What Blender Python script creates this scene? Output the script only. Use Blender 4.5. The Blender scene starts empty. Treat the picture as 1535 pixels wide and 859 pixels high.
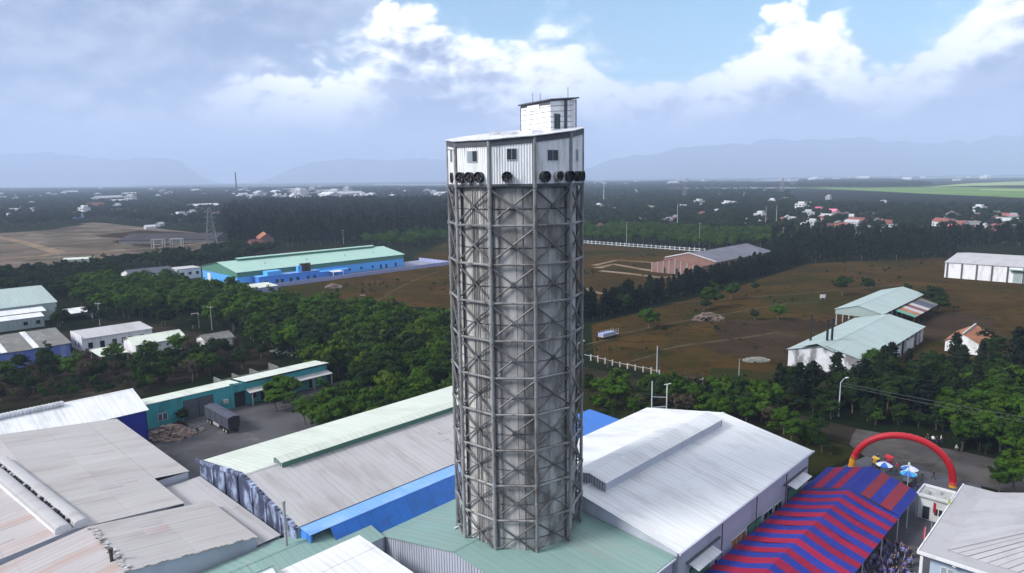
import bpy, bmesh, math, random
from mathutils import Vector, Matrix, noise as mnoise
random.seed(11)
sc = bpy.context.scene
C = sc.collection
R_ = math.radians

# ------------------------------------------------------------------ camera
FPX, CAMH, ROLL, VC = 1023.3, 54.0, R_(0.7), 266.0
PITCH = math.atan((429.5 - VC) / FPX)
CP, SP, CR, SR = math.cos(PITCH), math.sin(PITCH), math.cos(ROLL), math.sin(ROLL)
cam_d = bpy.data.cameras.new('camera')
cam = bpy.data.objects.new('camera', cam_d)
C.objects.link(cam)
cam_d.sensor_width = 36.0
cam_d.lens = 36.0 * FPX / 1535.0
cam_d.clip_start = 0.5
cam_d.clip_end = 60000.0
_rt, _up, _fw = Vector((1, 0, 0)), Vector((0, SP, CP)), Vector((0, CP, -SP))
_cr, _cu = _rt * CR - _up * SR, _rt * SR + _up * CR
_m = Matrix((_cr, _cu, -_fw)).transposed().to_4x4()
_m.translation = Vector((0, 0, CAMH))
cam.matrix_world = _m
sc.camera = cam

# ------------------------------------------------------------------ sky and sun
SUN_TO = Vector((-0.92, -0.39, 0.0)).normalized()
SUN_EL = R_(38)
SUN_DIR = Vector((SUN_TO.x * math.cos(SUN_EL), SUN_TO.y * math.cos(SUN_EL), math.sin(SUN_EL)))
sd = bpy.data.lights.new('sun', 'SUN')
sd.energy = 4.6
sd.angle = R_(16)
sd.color = (1.0, 0.965, 0.92)
sun = bpy.data.objects.new('sun', sd)
C.objects.link(sun)
sun.rotation_euler = SUN_DIR.to_track_quat('Z', 'Y').to_euler()
sun.location = (-60, -30, 140)

world = bpy.data.worlds.new('World')
sc.world = world
world.use_nodes = True
world.cycles.sampling_method = 'MANUAL'
world.cycles.sample_map_resolution = 256
wt = world.node_tree
wt.nodes.clear()
def WN(kind, **kw):
    n = wt.nodes.new(kind)
    for k, v in kw.items():
        setattr(n, k, v)
    return n
def wl(a, b):
    wt.links.new(a, b)
def wmath(op, a, b=None, c=None, clamp=False):
    n = WN('ShaderNodeMath', operation=op, use_clamp=clamp)
    for i, v in enumerate((a, b, c)):
        if v is None:
            continue
        if isinstance(v, (int, float)):
            n.inputs[i].default_value = v
        else:
            wl(v, n.inputs[i])
    return n.outputs[0]
def wsmooth(x, lo, hi):
    n = WN('ShaderNodeMapRange', interpolation_type='SMOOTHSTEP')
    wl(x, n.inputs['Value'])
    n.inputs['From Min'].default_value = lo
    n.inputs['From Max'].default_value = hi
    return n.outputs['Result']
def wmix(f, a, b):
    n = WN('ShaderNodeMix', data_type='RGBA')
    if isinstance(f, (int, float)):
        n.inputs[0].default_value = f
    else:
        wl(f, n.inputs[0])
    for i, v in ((6, a), (7, b)):
        if isinstance(v, tuple):
            n.inputs[i].default_value = v
        else:
            wl(v, n.inputs[i])
    return n.outputs[2]
def wnoise(vec, scale, detail, rough=0.5, w=0.0, dist=0.0):
    ad = WN('ShaderNodeVectorMath', operation='ADD')
    wl(vec, ad.inputs[0])
    ad.inputs[1].default_value = (w * 1.7, w * -2.3, w * 3.1)
    n = WN('ShaderNodeTexNoise', noise_dimensions='3D')
    wl(ad.outputs[0], n.inputs['Vector'])
    n.inputs['Scale'].default_value = scale
    n.inputs['Detail'].default_value = detail
    n.inputs['Roughness'].default_value = rough
    n.inputs['Distortion'].default_value = dist
    return n.outputs['Fac']
def wcurve(x, lo, hi, pts):
    f = wmath('DIVIDE', wmath('SUBTRACT', x, lo), hi - lo, clamp=True)
    n = WN('ShaderNodeFloatCurve')
    wl(f, n.inputs['Value'])
    cv = n.mapping.curves[0]
    P0 = [((a - lo) / (hi - lo), b) for a, b in pts]
    cv.points[0].location = P0[0]
    cv.points[1].location = P0[-1]
    for a, b in P0[1:-1]:
        cv.points.new(a, b)
    n.mapping.update()
    return n.outputs['Value']

SKYMUL = (0.12, 0.175, 0.165, 1)
sky = WN('ShaderNodeTexSky', sky_type='NISHITA')
sky.sun_disc = False
sky.sun_elevation = SUN_EL
sky.sun_rotation = math.atan2(SUN_TO.x, SUN_TO.y)
sky.altitude = 50
sky.air_density = 1.0
sky.dust_density = 1.2
sky.ozone_density = 1.5
geo = WN('ShaderNodeTexCoord')
dvec = geo.outputs['Generated']
sepd = WN('ShaderNodeSeparateXYZ')
wl(dvec, sepd.inputs[0])
AZ = wmath('ARCTAN2', sepd.outputs[0], sepd.outputs[1])
EL = wmath('ARCSINE', sepd.outputs[2])
# cloud noise: a flattened direction so that clouds read as layered
def flatdir(off):
    n = WN('ShaderNodeMapping', vector_type='POINT')
    n.inputs['Scale'].default_value = (1, 1, 1.6)
    n.inputs['Location'].default_value = off
    wl(dvec, n.inputs['Vector'])
    return n.outputs['Vector']
fv = flatdir((0, 0, 0))
lv = flatdir((-0.010, -0.004, 0.022))
def billow(vec, scale, w):
    """rounded cauliflower puffs: folded noise summed over three sizes"""
    tot = None
    amp, sc_ = 1.0, scale
    for k in range(3):
        v = wmath('MULTIPLY', wmath('ABSOLUTE', wmath('SUBTRACT', wnoise(vec, sc_, 0, .5, w + k * 2.3), 0.5)), amp * 2.2)
        tot = v if tot is None else wmath('ADD', tot, v)
        amp, sc_ = amp * 0.52, sc_ * 2.2
    return tot
n_big = wnoise(fv, 4.5, 3, 0.5, 1.3)
b_0 = billow(fv, 11.0, 4.4)
b_l = billow(lv, 11.0, 4.4)
n_soft = wnoise(fv, 6.0, 5, 0.55, 8.6)
n_soft_l = wnoise(lv, 6.0, 5, 0.55, 8.6)
n_fine = wnoise(fv, 26.0, 5, 0.6, 2.2)
n_fine_l = wnoise(lv, 26.0, 5, 0.6, 2.2)
# height of the cumulus tops along the horizon (radians / 0.35)
def TP(u, v):
    return (math.atan((u - 767.5) / 1023.3), (266 - (v - (u - 767.5) * -0.0122)) / 1023.3 / 0.35)
tops = [(-3.14, .42), (-2.4, .62), (-1.7, .35), (-1.1, .55), TP(-120, 140), TP(40, 150), TP(160, 150), TP(260, 168), TP(330, 150), TP(400, 118), TP(480, 108), TP(540, 78),
        TP(640, 36), TP(700, 50), TP(800, 50), TP(890, 74), TP(960, 130), TP(1040, 112), TP(1110, 74), TP(1180, 34), TP(1250, 66),
        TP(1310, 108), TP(1380, 72), TP(1450, 30), TP(1535, -10), TP(1650, 20), (1.1, .42), (1.7, .6), (2.4, .38), (3.14, .42)]
topc = wmath('MULTIPLY', wcurve(AZ, -3.15, 3.15, tops), 0.35)
puffs = wmath('ADD', wmath('MULTIPLY', wmath('SUBTRACT', b_0, 0.66), 0.058), wmath('MULTIPLY', wmath('SUBTRACT', n_fine, 0.5), 0.03))
dcl = wmath('ADD', wmath('SUBTRACT', topc, EL), puffs)
brc = wcurve(AZ, -3.15, 3.15, [(-3.14, .5), (-1.2, .5), (-.62, .30), (-.5, .45), (-.42, .62), (-.33, .8), (-.22, 1.0), (-.08, 1.0), (.08, .85), (.16, .7), (.3, .9), (.42, .95), (.52, .75), (.63, .95), (1.2, .6), (3.14, .5)])
edge_soft = wmath('MULTIPLY', wsmooth(n_big, .40, .56), wsmooth(brc, .55, .98))
cu_hard = wsmooth(dcl, -0.006, 0.014)
cu_loose = wsmooth(dcl, -0.03, 0.035)
cu_mask = wmath('ADD', wmath('MULTIPLY', cu_hard, edge_soft), wmath('MULTIPLY', cu_loose, wmath('SUBTRACT', 1.0, edge_soft)))
# relief of the cumulus: sunlit from the upper left
rel = wmath('ADD', wmath('MULTIPLY', wmath('SUBTRACT', b_0, b_l), 0.9), wmath('MULTIPLY', wmath('SUBTRACT', n_fine, n_fine_l), 1.1))
depth_in = wmath('SUBTRACT', 1.0, wsmooth(dcl, 0.035, 0.15))
bright = wmath('ADD', wmath('MULTIPLY', depth_in, 1.0), rel)
bright = wmath('ADD', bright, wmath('MULTIPLY', wmath('SUBTRACT', n_big, 0.50), 2.4))
bright = wmath('MULTIPLY', wsmooth(bright, 0.10, 1.15), brc)
c_lav = (0.21, 0.275, 0.445, 1)
c_lav2 = (0.45, 0.50, 0.65, 1)
c_white = (1.95, 1.92, 1.88, 1)
soft = wsmooth(wmath('ADD', n_soft, wmath('MULTIPLY', wmath('SUBTRACT', n_soft, n_soft_l), 2.8)), 0.28, 0.74)
body = wmix(soft, c_lav, c_lav2)
cum = wmix(bright, body, c_white)
# clear sky, then a thin grey-lavender layer that thickens to the left and overhead
nis = WN('ShaderNodeMix', data_type='RGBA', blend_type='MULTIPLY')
nis.inputs[0].default_value = 1.0
wl(sky.outputs[0], nis.inputs[6])
nis.inputs[7].default_value = SKYMUL
thin = wmath('ADD', wmath('MULTIPLY', n_soft, 1.0), wcurve(AZ, -3.15, 3.15, [(-3.14, .62), (-1.2, .62), (-.45, .62), (-.30, .50), (-.20, .20), (0, .04), (.35, .04), (.6, .15), (1.2, .55), (3.14, .62)]))
thin_m = wsmooth(thin, 0.50, 0.95)
hi_b = wsmooth(wmath('ADD', n_soft, wmath('MULTIPLY', wmath('SUBTRACT', n_soft, n_soft_l), 2.0)), 0.20, 0.85)
hi_col = wmix(hi_b, (0.19, 0.27, 0.46, 1), (0.56, 0.62, 0.77, 1))
base = wmix(thin_m, nis.outputs[2], hi_col)
# broken white cumulus added overhead, above the view, to lift the ambient light
n_ov = wnoise(fv, 3.4, 6, 0.55, 5.7)
n_ov_l = wnoise(lv, 3.4, 6, 0.55, 5.7)
ov_mask = wmath('MULTIPLY', wsmooth(n_ov, 0.43, 0.52), wsmooth(EL, 0.24, 0.46))
ov_col = wmix(wsmooth(wmath('ADD', n_ov, wmath('MULTIPLY', wmath('SUBTRACT', n_ov, n_ov_l), 3.0)), 0.46, 0.62), c_lav2, c_white)
base = wmix(ov_mask, base, ov_col)
full = wmix(cu_mask, base, cum)
# the layer near the horizon
low = wsmooth(EL, 0.0, 0.15)
lowc = wmix(soft, (0.24, 0.312, 0.47, 1), (0.34, 0.41, 0.56, 1))
full = wmix(low, lowc, full)
bg = WN('ShaderNodeBackground')
wl(full, bg.inputs['Color'])
bg.inputs['Strength'].default_value = 0.86
wo = WN('ShaderNodeOutputWorld')
wl(bg.outputs[0], wo.inputs['Surface'])

# ------------------------------------------------------------------ exposure and render
sc.view_settings.view_transform = 'Standard'
sc.view_settings.look = 'None'
sc.view_settings.exposure = 0.35
sc.view_settings.gamma = 1.0
sc.render.engine = 'CYCLES'
sc.cycles.use_denoising = True
sc.cycles.max_bounces = 5
sc.cycles.diffuse_bounces = 3
sc.cycles.glossy_bounces = 2
sc.cycles.transmission_bounces = 2
sc.cycles.transparent_max_bounces = 8
sc.cycles.volume_bounces = 2
sc.cycles.sample_clamp_indirect = 4.0

# ------------------------------------------------------------------ geometry helpers
GA = R_(46)
GC, GS = math.cos(GA), math.sin(GA)
def g(s, t, z=0.0):
    """estate grid (s along the sheds, t across) to world"""
    return Vector((s * GC - t * GS, s * GS + t * GC, z))
def proj(p):
    z = p[2] - CAMH
    dep = p[1] * CP - z * SP
    if dep < 1:
        return (-9999, -9999)
    Y = (p[1] * SP + z * CP) / dep * FPX
    X = p[0] / dep * FPX
    return (767.5 + X * CR - Y * SR, 429.5 - (X * SR + Y * CR))
def gp(u, v, z=0.0):  # ground point back-projected from an image pixel position
    """place on the terrain (height z) seen at image pixel u, v"""
    dx, dy = u - 767.5, 429.5 - v
    X, Y = dx * CR + dy * SR, -dx * SR + dy * CR
    d = (X, FPX * CP + Y * SP, -FPX * SP + Y * CP)
    k = (z - CAMH) / d[2]
    return Vector((d[0] * k, d[1] * k, z))
def inpoly(p, poly):
    x, y = p
    r = False
    j = len(poly) - 1
    for i in range(len(poly)):
        xi, yi = poly[i][0], poly[i][1]
        xj, yj = poly[j][0], poly[j][1]
        if (yi > y) != (yj > y) and x < (xj - xi) * (y - yi) / (yj - yi) + xi:
            r = not r
        j = i
    return r

def link(o, parent=None):
    C.objects.link(o)
    if parent is not None:
        o.parent = parent
    return o
def new(name, V, F, mat=None, parent=None, smooth=False):
    me = bpy.data.meshes.new(name)
    me.from_pydata([tuple(v) for v in V], [], F)
    if mat is not None:
        me.materials.append(mat)
    if smooth:
        me.shade_smooth()
    return link(bpy.data.objects.new(name, me), parent)
def tag(o, label, cat, group=None):
    o['label'] = label
    o['category'] = cat
    if group:
        o['group'] = group
    return o
def thing(name, label, cat, loc=(0, 0, 0), rz=0.0, group=None):
    o = bpy.data.objects.new(name, None)
    o.empty_display_size = 0.5
    C.objects.link(o)
    o.location = loc
    o.rotation_euler = (0, 0, rz)
    return tag(o, label, cat, group)
def structure(o):
    o['kind'] = 'structure'
    return o
def stuff(o):
    o['kind'] = 'stuff'
    return o

class MB:
    def __init__(self):
        self.V, self.F, self.M = [], [], []
        self.slot = 0
    def add(self, V, F):
        b = len(self.V)
        self.V += [tuple(v) for v in V]
        self.F += [tuple(i + b for i in f) for f in F]
        self.M += [self.slot] * len(F)
        return self
    def box(self, x0, x1, y0, y1, z0, z1):
        V = [(x0, y0, z0), (x1, y0, z0), (x1, y1, z0), (x0, y1, z0), (x0, y0, z1), (x1, y0, z1), (x1, y1, z1), (x0, y1, z1)]
        return self.add(V, [(0, 3, 2, 1), (4, 5, 6, 7), (0, 1, 5, 4), (1, 2, 6, 5), (2, 3, 7, 6), (3, 0, 4, 7)])
    def slab(self, q, th):
        """planar quad q (counter-clockwise seen from outside) thickened inward by th"""
        q = [Vector(p) for p in q]
        n = (q[1] - q[0]).cross(q[-1] - q[0])
        n.normalize()
        m = len(q)
        lo = [p - n * th for p in q]
        F = [tuple(range(m)), tuple(reversed(range(m, 2 * m)))]
        F += [(i, i + m, (i + 1) % m + m, (i + 1) % m) for i in range(m)]
        return self.add(q + lo, F)
    def tube(self, p, q, r0, r1=None, n=8, caps=True):
        r1 = r0 if r1 is None else r1
        p, q = Vector(p), Vector(q)
        d = (q - p).normalized()
        a = d.orthogonal().normalized()
        b = d.cross(a)
        V, F = [], []
        for c, r in ((p, r0), (q, r1)):
            for i in range(n):
                an = 2 * math.pi * i / n
                V.append(c + (a * math.cos(an) + b * math.sin(an)) * r)
        F = [(i, (i + 1) % n, n + (i + 1) % n, n + i) for i in range(n)]
        if caps:
            F += [tuple(reversed(range(n))), tuple(range(n, 2 * n))]
        return self.add(V, F)
    def bar(self, p, q, w, h=None):
        """square bar"""
        h = w if h is None else h
        p, q = Vector(p), Vector(q)
        d = (q - p).normalized()
        up = Vector((0, 0, 1)) if abs(d.z) < 0.95 else Vector((0, 1, 0))
        a = d.cross(up).normalized() * (w / 2)
        b = a.normalized().cross(d).normalized() * (h / 2)
        V = [p - a - b, p + a - b, p + a + b, p - a + b, q - a - b, q + a - b, q + a + b, q - a + b]
        return self.add(V, [(0, 3, 2, 1), (4, 5, 6, 7), (0, 1, 5, 4), (1, 2, 6, 5), (2, 3, 7, 6), (3, 0, 4, 7)])
    def ring(self, c, axis, r, rt, n=14, m=6):
        axis = Vector(axis).normalized()
        a = axis.orthogonal().normalized()
        b = axis.cross(a)
        V, F = [], []
        for i in range(n):
            an = 2 * math.pi * i / n
            rad = a * math.cos(an) + b * math.sin(an)
            for j in range(m):
                bn = 2 * math.pi * j / m
                V.append(Vector(c) + rad * (r + rt * math.cos(bn)) + axis * rt * math.sin(bn))
        for i in range(n):
            for j in range(m):
                F.append((i * m + j, ((i + 1) % n) * m + j, ((i + 1) % n) * m + (j + 1) % m, i * m + (j + 1) % m))
        return self.add(V, F)
    def build(self, name, mat=None, parent=None, smooth=False):
        o = new(name, self.V, self.F, None, parent, smooth)
        mats = mat if isinstance(mat, (list, tuple)) else [mat]
        for m in mats:
            if m is not None:
                o.data.materials.append(m)
        if len(mats) > 1:
            o.data.polygons.foreach_set('material_index', self.M)
        return o
def copy_tree(o, parent=None):
    c = o.copy()
    C.objects.link(c)
    c.parent = parent
    for ch in o.children:
        copy_tree(ch, c)
    return c

# ------------------------------------------------------------------ materials
def mat(name, col, rough=0.75, metal=0.0, var=0.15, vs=0.6, rnd=0.0, dirt=None, d_amt=0.5, d_scale=1.0, d_vert=1.0, bump=0.0, b_scale=8.0, d_lo=0.48, d_hi=0.68, island=0.0, world=False, spec=0.4, ribs=0.0, d_y=1.0):
    m = bpy.data.materials.new(name)
    m.use_nodes = True
    nt = m.node_tree
    p = nt.nodes['Principled BSDF']
    p.inputs['Roughness'].default_value = rough
    p.inputs['Metallic'].default_value = metal
    p.inputs['Specular IOR Level'].default_value = spec
    tc = nt.nodes.new('ShaderNodeTexCoord')
    vec = tc.outputs['Object']
    if world:
        ge = nt.nodes.new('ShaderNodeNewGeometry')
        vec = ge.outputs['Position']
    def nz(scale, detail, rg=0.55, v=vec):
        n = nt.nodes.new('ShaderNodeTexNoise')
        n.inputs['Scale'].default_value = scale
        n.inputs['Detail'].default_value = detail
        n.inputs['Roughness'].default_value = rg
        nt.links.new(v, n.inputs['Vector'])
        return n.outputs['Fac']
    def mth(op, a, b):
        n = nt.nodes.new('ShaderNodeMath')
        n.operation = op
        for i, v in enumerate((a, b)):
            if isinstance(v, (int, float)):
                n.inputs[i].default_value = v
            else:
                nt.links.new(v, n.inputs[i])
        return n.outputs[0]
    val = mth('ADD', mth('MULTIPLY', mth('SUBTRACT', nz(vs, 7), 0.5), 2.6 * var), 1.0)
    if ribs:
        wv = nt.nodes.new('ShaderNodeTexWave')
        wv.wave_type = 'BANDS'
        wv.bands_direction = 'X'
        wv.wave_profile = 'SAW'
        wv.inputs['Scale'].default_value = 0.314 / ribs
        wv.inputs['Distortion'].default_value = 0.0
        nt.links.new(vec, wv.inputs['Vector'])
        val = mth('MULTIPLY', val, mth('ADD', mth('MULTIPLY', mth('POWER', wv.outputs['Fac'], 7.0), -.17), 1.0))
        st = nt.nodes.new('ShaderNodeMapping')
        st.inputs['Scale'].default_value = (2.2, .07, .3)
        nt.links.new(vec, st.inputs['Vector'])
        val = mth('MULTIPLY', val, mth('ADD', mth('MULTIPLY', mth('SUBTRACT', nz(1.0, 5, .6, st.outputs['Vector']), .5), .38), 1.0))
    if rnd:
        oi = nt.nodes.new('ShaderNodeObjectInfo')
        val = mth('MULTIPLY', val, mth('ADD', mth('MULTIPLY', mth('SUBTRACT', oi.outputs['Random'], 0.5), 2 * rnd), 1.0))
    if island:
        gi = nt.nodes.new('ShaderNodeNewGeometry')
        val = mth('MULTIPLY', val, mth('ADD', mth('MULTIPLY', mth('SUBTRACT', gi.outputs['Random Per Island'], 0.5), 2 * island), 1.0))
    rgb = nt.nodes.new('ShaderNodeRGB')
    rgb.outputs[0].default_value = (*col, 1)
    cur = rgb.outputs[0]
    if dirt is not None:
        mp = nt.nodes.new('ShaderNodeMapping')
        mp.inputs['Scale'].default_value = (1, d_y, d_vert)
        nt.links.new(vec, mp.inputs['Vector'])
        dn = nz(d_scale, 8, 0.6, mp.outputs['Vector'])
        mr = nt.nodes.new('ShaderNodeMapRange')
        mr.interpolation_type = 'SMOOTHSTEP'
        mr.inputs['From Min'].default_value = d_lo
        mr.inputs['From Max'].default_value = d_hi
        mr.inputs['To Max'].default_value = d_amt
        nt.links.new(dn, mr.inputs['Value'])
        mx = nt.nodes.new('ShaderNodeMix')
        mx.data_type = 'RGBA'
        nt.links.new(mr.outputs['Result'], mx.inputs[0])
        nt.links.new(cur, mx.inputs[6])
        mx.inputs[7].default_value = (*dirt, 1)
        cur = mx.outputs[2]
    hs = nt.nodes.new('ShaderNodeMix')
    hs.data_type = 'RGBA'
    hs.blend_type = 'MULTIPLY'
    hs.inputs[0].default_value = 1.0
    nt.links.new(cur, hs.inputs[6])
    nt.links.new(val, hs.inputs[7])
    nt.links.new(hs.outputs[2], p.inputs['Base Color'])
    if bump:
        bp = nt.nodes.new('ShaderNodeBump')
        bp.inputs['Strength'].default_value = bump
        bp.inputs['Distance'].default_value = 0.3
        nt.links.new(nz(b_scale, 6), bp.inputs['Height'])
        nt.links.new(bp.outputs[0], p.inputs['Normal'])
    return m
M = {}
M['steel'] = mat('galvanised_steel', (0.2542, 0.2600, 0.2656), .5, .3, .35, .8, rnd=.12, dirt=(0.0902, 0.0600, 0.0423), d_amt=.8, d_scale=.8, d_vert=.35)
M['brace'] = mat('weathered_steel', (.125, .13, .14), .6, .3, .4, .9, rnd=.25, dirt=(.05, .036, .03), d_amt=.75, d_scale=.7)
M['shell'] = mat('weathered_shell', (.40, .395, .38), .85, 0, .35, .6, rnd=.22, dirt=(.13, .125, .115), d_amt=.8, d_scale=.6, d_vert=.4, d_lo=.42, d_hi=.66)
M['clad'] = mat('white_cladding', (.84, .86, .87), .5, 0, .06, .6, rnd=.04, dirt=(.42, .41, .39), d_amt=.55, d_scale=1.3, d_vert=.12)
M['trim'] = mat('grey_trim', (.075, .08, .095), .6, 0, .2, .8, rnd=.08)
M['dark'] = mat('dark_paint', (.012, .012, .014), .6, 0, .2, 1)
M['fan'] = mat('fan_duct', (.03, .03, .032), .5, .2, .25, 1, rnd=.2)
M['fan_grey'] = mat('grey_fan_duct', (.30, .31, .32), .5, .2, .2, 1)
M['glass'] = mat('window_glass', (.02, .025, .03), .12, 0, .1, .5, rnd=.3, spec=.6)
M['glass_pale'] = mat('pale_window_glass', (.25, .30, .34), .15, 0, .1, .5, spec=.6)
M['frame'] = mat('window_frame', (.55, .56, .57), .5, 0, .1, 1)
M['roof_tower'] = mat('pale_metal_roof', (.62, .63, .66), .45, .15, .12, .5, rnd=.05, dirt=(.3, .3, .3), d_amt=.4, d_scale=.9)
M['white_roof'] = mat('white_metal_roof', (0.6223, 0.6379, 0.6544), .45, 0, .07, .12, rnd=.02, dirt=(0.3930, 0.3892, 0.3844), d_amt=.5, d_scale=.35, d_y=.25, ribs=1.0)
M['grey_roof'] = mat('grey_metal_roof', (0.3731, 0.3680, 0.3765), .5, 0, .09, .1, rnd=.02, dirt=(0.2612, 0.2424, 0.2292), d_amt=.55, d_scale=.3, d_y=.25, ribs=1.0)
M['bl_roof'] = mat('pinkish_grey_roof', (0.3606, 0.3476, 0.3396), .55, 0, .1, .09, rnd=.03, dirt=(0.2576, 0.2318, 0.2143), d_amt=.6, d_scale=.25, d_y=.22, ribs=1.0)
M['rust_roof'] = mat('rust_stained_roof', (0.3612, 0.3381, 0.3420), .6, 0, .1, .1, rnd=.03, dirt=(0.3227, 0.1998, 0.1536), d_amt=.55, d_scale=.4, d_y=.22, d_lo=.46, d_hi=.72, ribs=1.0)
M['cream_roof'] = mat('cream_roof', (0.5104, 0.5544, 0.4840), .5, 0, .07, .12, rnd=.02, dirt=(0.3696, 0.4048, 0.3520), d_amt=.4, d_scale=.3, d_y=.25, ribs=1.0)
M['teal_roof'] = mat('teal_metal_roof', (0.1848, 0.2946, 0.2701), .5, 0, .1, .1, rnd=.03, dirt=(0.2402, 0.2619, 0.2455), d_amt=.45, d_scale=.3, d_y=.25, ribs=1.0)
M['pale_teal'] = mat('pale_teal_roof', (0.2961, 0.3741, 0.3602), .5, 0, .08, .1, rnd=.02, dirt=(0.2494, 0.2910, 0.2701), d_amt=.45, d_scale=.25, d_y=.25, ribs=1.4)
M['mint_roof'] = mat('mint_metal_roof', (0.2904, 0.4576, 0.3872), .5, 0, .06, .06, rnd=.02, ribs=2.0)
M['green_clad'] = mat('green_cladding', (.08, .21, .15), .55, 0, .1, .1, rnd=.03)
M['blue_roof'] = mat('blue_metal_roof', (.02, .13, .46), .45, 0, .12, .15, rnd=.05, dirt=(.03, .09, .25), d_amt=.4, d_scale=.5)
M['light_blue'] = mat('light_blue_roof', (.16, .34, .68), .5, 0, .1, .15, rnd=.05, dirt=(.30, .42, .62), d_amt=.5, d_scale=.4)
M['deep_blue'] = mat('deep_blue_wall', (.008, .02, .24), .55, 0, .1, .2)
M['sky_blue'] = mat('sky_blue_wall', (.09, .38, .82), .6, 0, .08, .1, dirt=(.12, .32, .62), d_amt=.4, d_scale=.3, d_vert=.3)
M['mid_blue'] = mat('mid_blue_wall', (.05, .23, .66), .6, 0, .1, .15, dirt=(.08, .20, .48), d_amt=.4, d_scale=.3, d_vert=.3)
M['violet_blue'] = mat('faded_blue_wall', (.12, .18, .50), .7, 0, .15, .3, dirt=(.28, .32, .46), d_amt=.7, d_scale=.5, d_vert=.3)
M['teal_wall'] = mat('turquoise_wall', (0.0440, 0.2992, 0.3168), .7, 0, .12, .2, dirt=(0.0352, 0.1408, 0.1584), d_amt=.6, d_scale=.4, d_vert=.25)
M['metal_wall'] = mat('pale_metal_wall', (.44, .47, .54), .5, .1, .08, .15, rnd=.04, dirt=(.30, .32, .37), d_amt=.4, d_scale=.4, d_vert=.2)
M['lav_wall'] = mat('lavender_wall', (.30, .33, .52), .7, 0, .1, .2, dirt=(.2, .22, .36), d_amt=.4, d_scale=.5)
M['white_wall'] = mat('white_wall', (.66, .67, .68), .75, 0, .08, .2, rnd=.06, dirt=(.38, .38, .38), d_amt=.5, d_scale=.6, d_vert=.3)
M['dirty_wall'] = mat('stained_white_wall', (.30, .36, .52), .85, 0, .25, .4, dirt=(.022, .028, .065), d_amt=.95, d_scale=.45, d_vert=.6, d_lo=.36, d_hi=.56)
M['stain_wall'] = mat('weather_stained_wall', (.56, .58, .62), .85, 0, .15, .3, dirt=(.13, .13, .14), d_amt=.9, d_scale=.35, d_vert=.4, d_lo=.45, d_hi=.62)
M['moss_roof'] = mat('mossy_roof', (.13, .13, .12), .9, 0, .3, .3, rnd=.12, dirt=(.22, .22, .21), d_amt=.6, d_scale=.5)
M['slate_roof'] = mat('dark_slate_roof', (.06, .065, .09), .8, 0, .2, .4, rnd=.1)
M['red_tile'] = mat('red_tile_roof', (.17, .055, .045), .85, 0, .3, .4, rnd=.3, dirt=(.09, .045, .04), d_amt=.6, d_scale=.5)
M['rust_tile'] = mat('orange_tile_roof', (.30, .12, .06), .9, 0, .35, .6, rnd=.15, dirt=(.12, .06, .04), d_amt=.7, d_scale=.7)
M['brick'] = mat('raw_brick', (.21, .115, .095), .9, 0, .2, .5, rnd=.12, dirt=(.15, .09, .075), d_amt=.5, d_scale=.6)
M['sheet_grey'] = mat('grey_sheet_roof', (0.1100, 0.1100, 0.1375), .7, 0, .25, .15, rnd=.16, dirt=(0.0660, 0.0605, 0.0770), d_amt=.5, d_scale=.3)
M['concrete'] = mat('concrete', (.36, .36, .36), .85, 0, .15, .4, rnd=.08, dirt=(.2, .2, .2), d_amt=.5, d_scale=.5)
M['pole'] = mat('concrete_pole', (.34, .34, .33), .8, 0, .15, 1, rnd=.2)
M['post_white'] = mat('white_post', (.42, .44, .47), .8, 0, .2, 1, rnd=.2)
M['rustpole'] = mat('rusty_pipe', (.07, .05, .04), .7, .3, .3, 2, rnd=.2)
M['red_cloth'] = mat('red_canopy', (0.2464, 0.0123, 0.0458), .8, 0, .18, .35, rnd=.12, dirt=(0.1936, 0.0106, 0.0528), d_amt=.5, d_scale=.5, bump=.5, b_scale=.9, spec=.15)
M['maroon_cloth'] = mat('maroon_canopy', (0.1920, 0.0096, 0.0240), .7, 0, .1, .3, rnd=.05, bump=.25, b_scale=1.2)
M['blue_cloth'] = mat('blue_canopy', (0.0216, 0.0324, 0.2250), .8, 0, .18, .35, rnd=.12, dirt=(0.0225, 0.0270, 0.1620), d_amt=.5, d_scale=.5, bump=.5, b_scale=.9, spec=.15)
M['arch_red'] = mat('red_inflatable', (.45, .008, .016), .45, 0, .12, .5, bump=.15, b_scale=1.0)
M['arch_yellow'] = mat('yellow_inflatable', (.70, .30, .02), .45, 0, .05, .3)
M['truck'] = mat('dark_tarpaulin', (.045, .05, .075), .7, 0, .25, .5, bump=.3, b_scale=1.5)
M['tyre'] = mat('black_rubber', (.012, .012, .012), .9, 0, .2, 1)
M['car_white'] = mat('white_car_paint', (.75, .76, .78), .3, 0, .03, .5)
M['bark'] = mat('bark', (.10, .08, .06), .95, 0, .3, 3, rnd=.2)
M['office_wall'] = mat('pale_blue_wall', (.34, .43, .52), .75, 0, .08, .3)
M['office_roof'] = mat('office_metal_roof', (0.3478, 0.3441, 0.3626), .5, 0, .08, .15, rnd=.05, dirt=(0.2664, 0.2590, 0.2664), d_amt=.5, d_scale=.4)
M['gold'] = mat('yellow_paint', (.65, .38, .02), .5, 0, .1, 1)
M['flag_red'] = mat('red_flag', (.65, .01, .03), .7, 0, .1, 1)
M['flag_green'] = mat('lime_flag', (.45, .65, .03), .7, 0, .1, 1)
M['umb_white'] = mat('white_umbrella', (.72, .74, .78), .7, 0, .05, 1)
M['umb_blue'] = mat('blue_umbrella', (.03, .16, .58), .7, 0, .05, 1)
M['umb_cyan'] = mat('cyan_umbrella', (.06, .40, .72), .7, 0, .05, 1)
M['town_white'] = mat('town_white_wall', (.44, .45, .47), .8, 0, .1, .2, rnd=.3)
M['town_roof'] = mat('town_pale_roof', (.40, .42, .45), .7, 0, .1, .2, rnd=.3)
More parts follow.
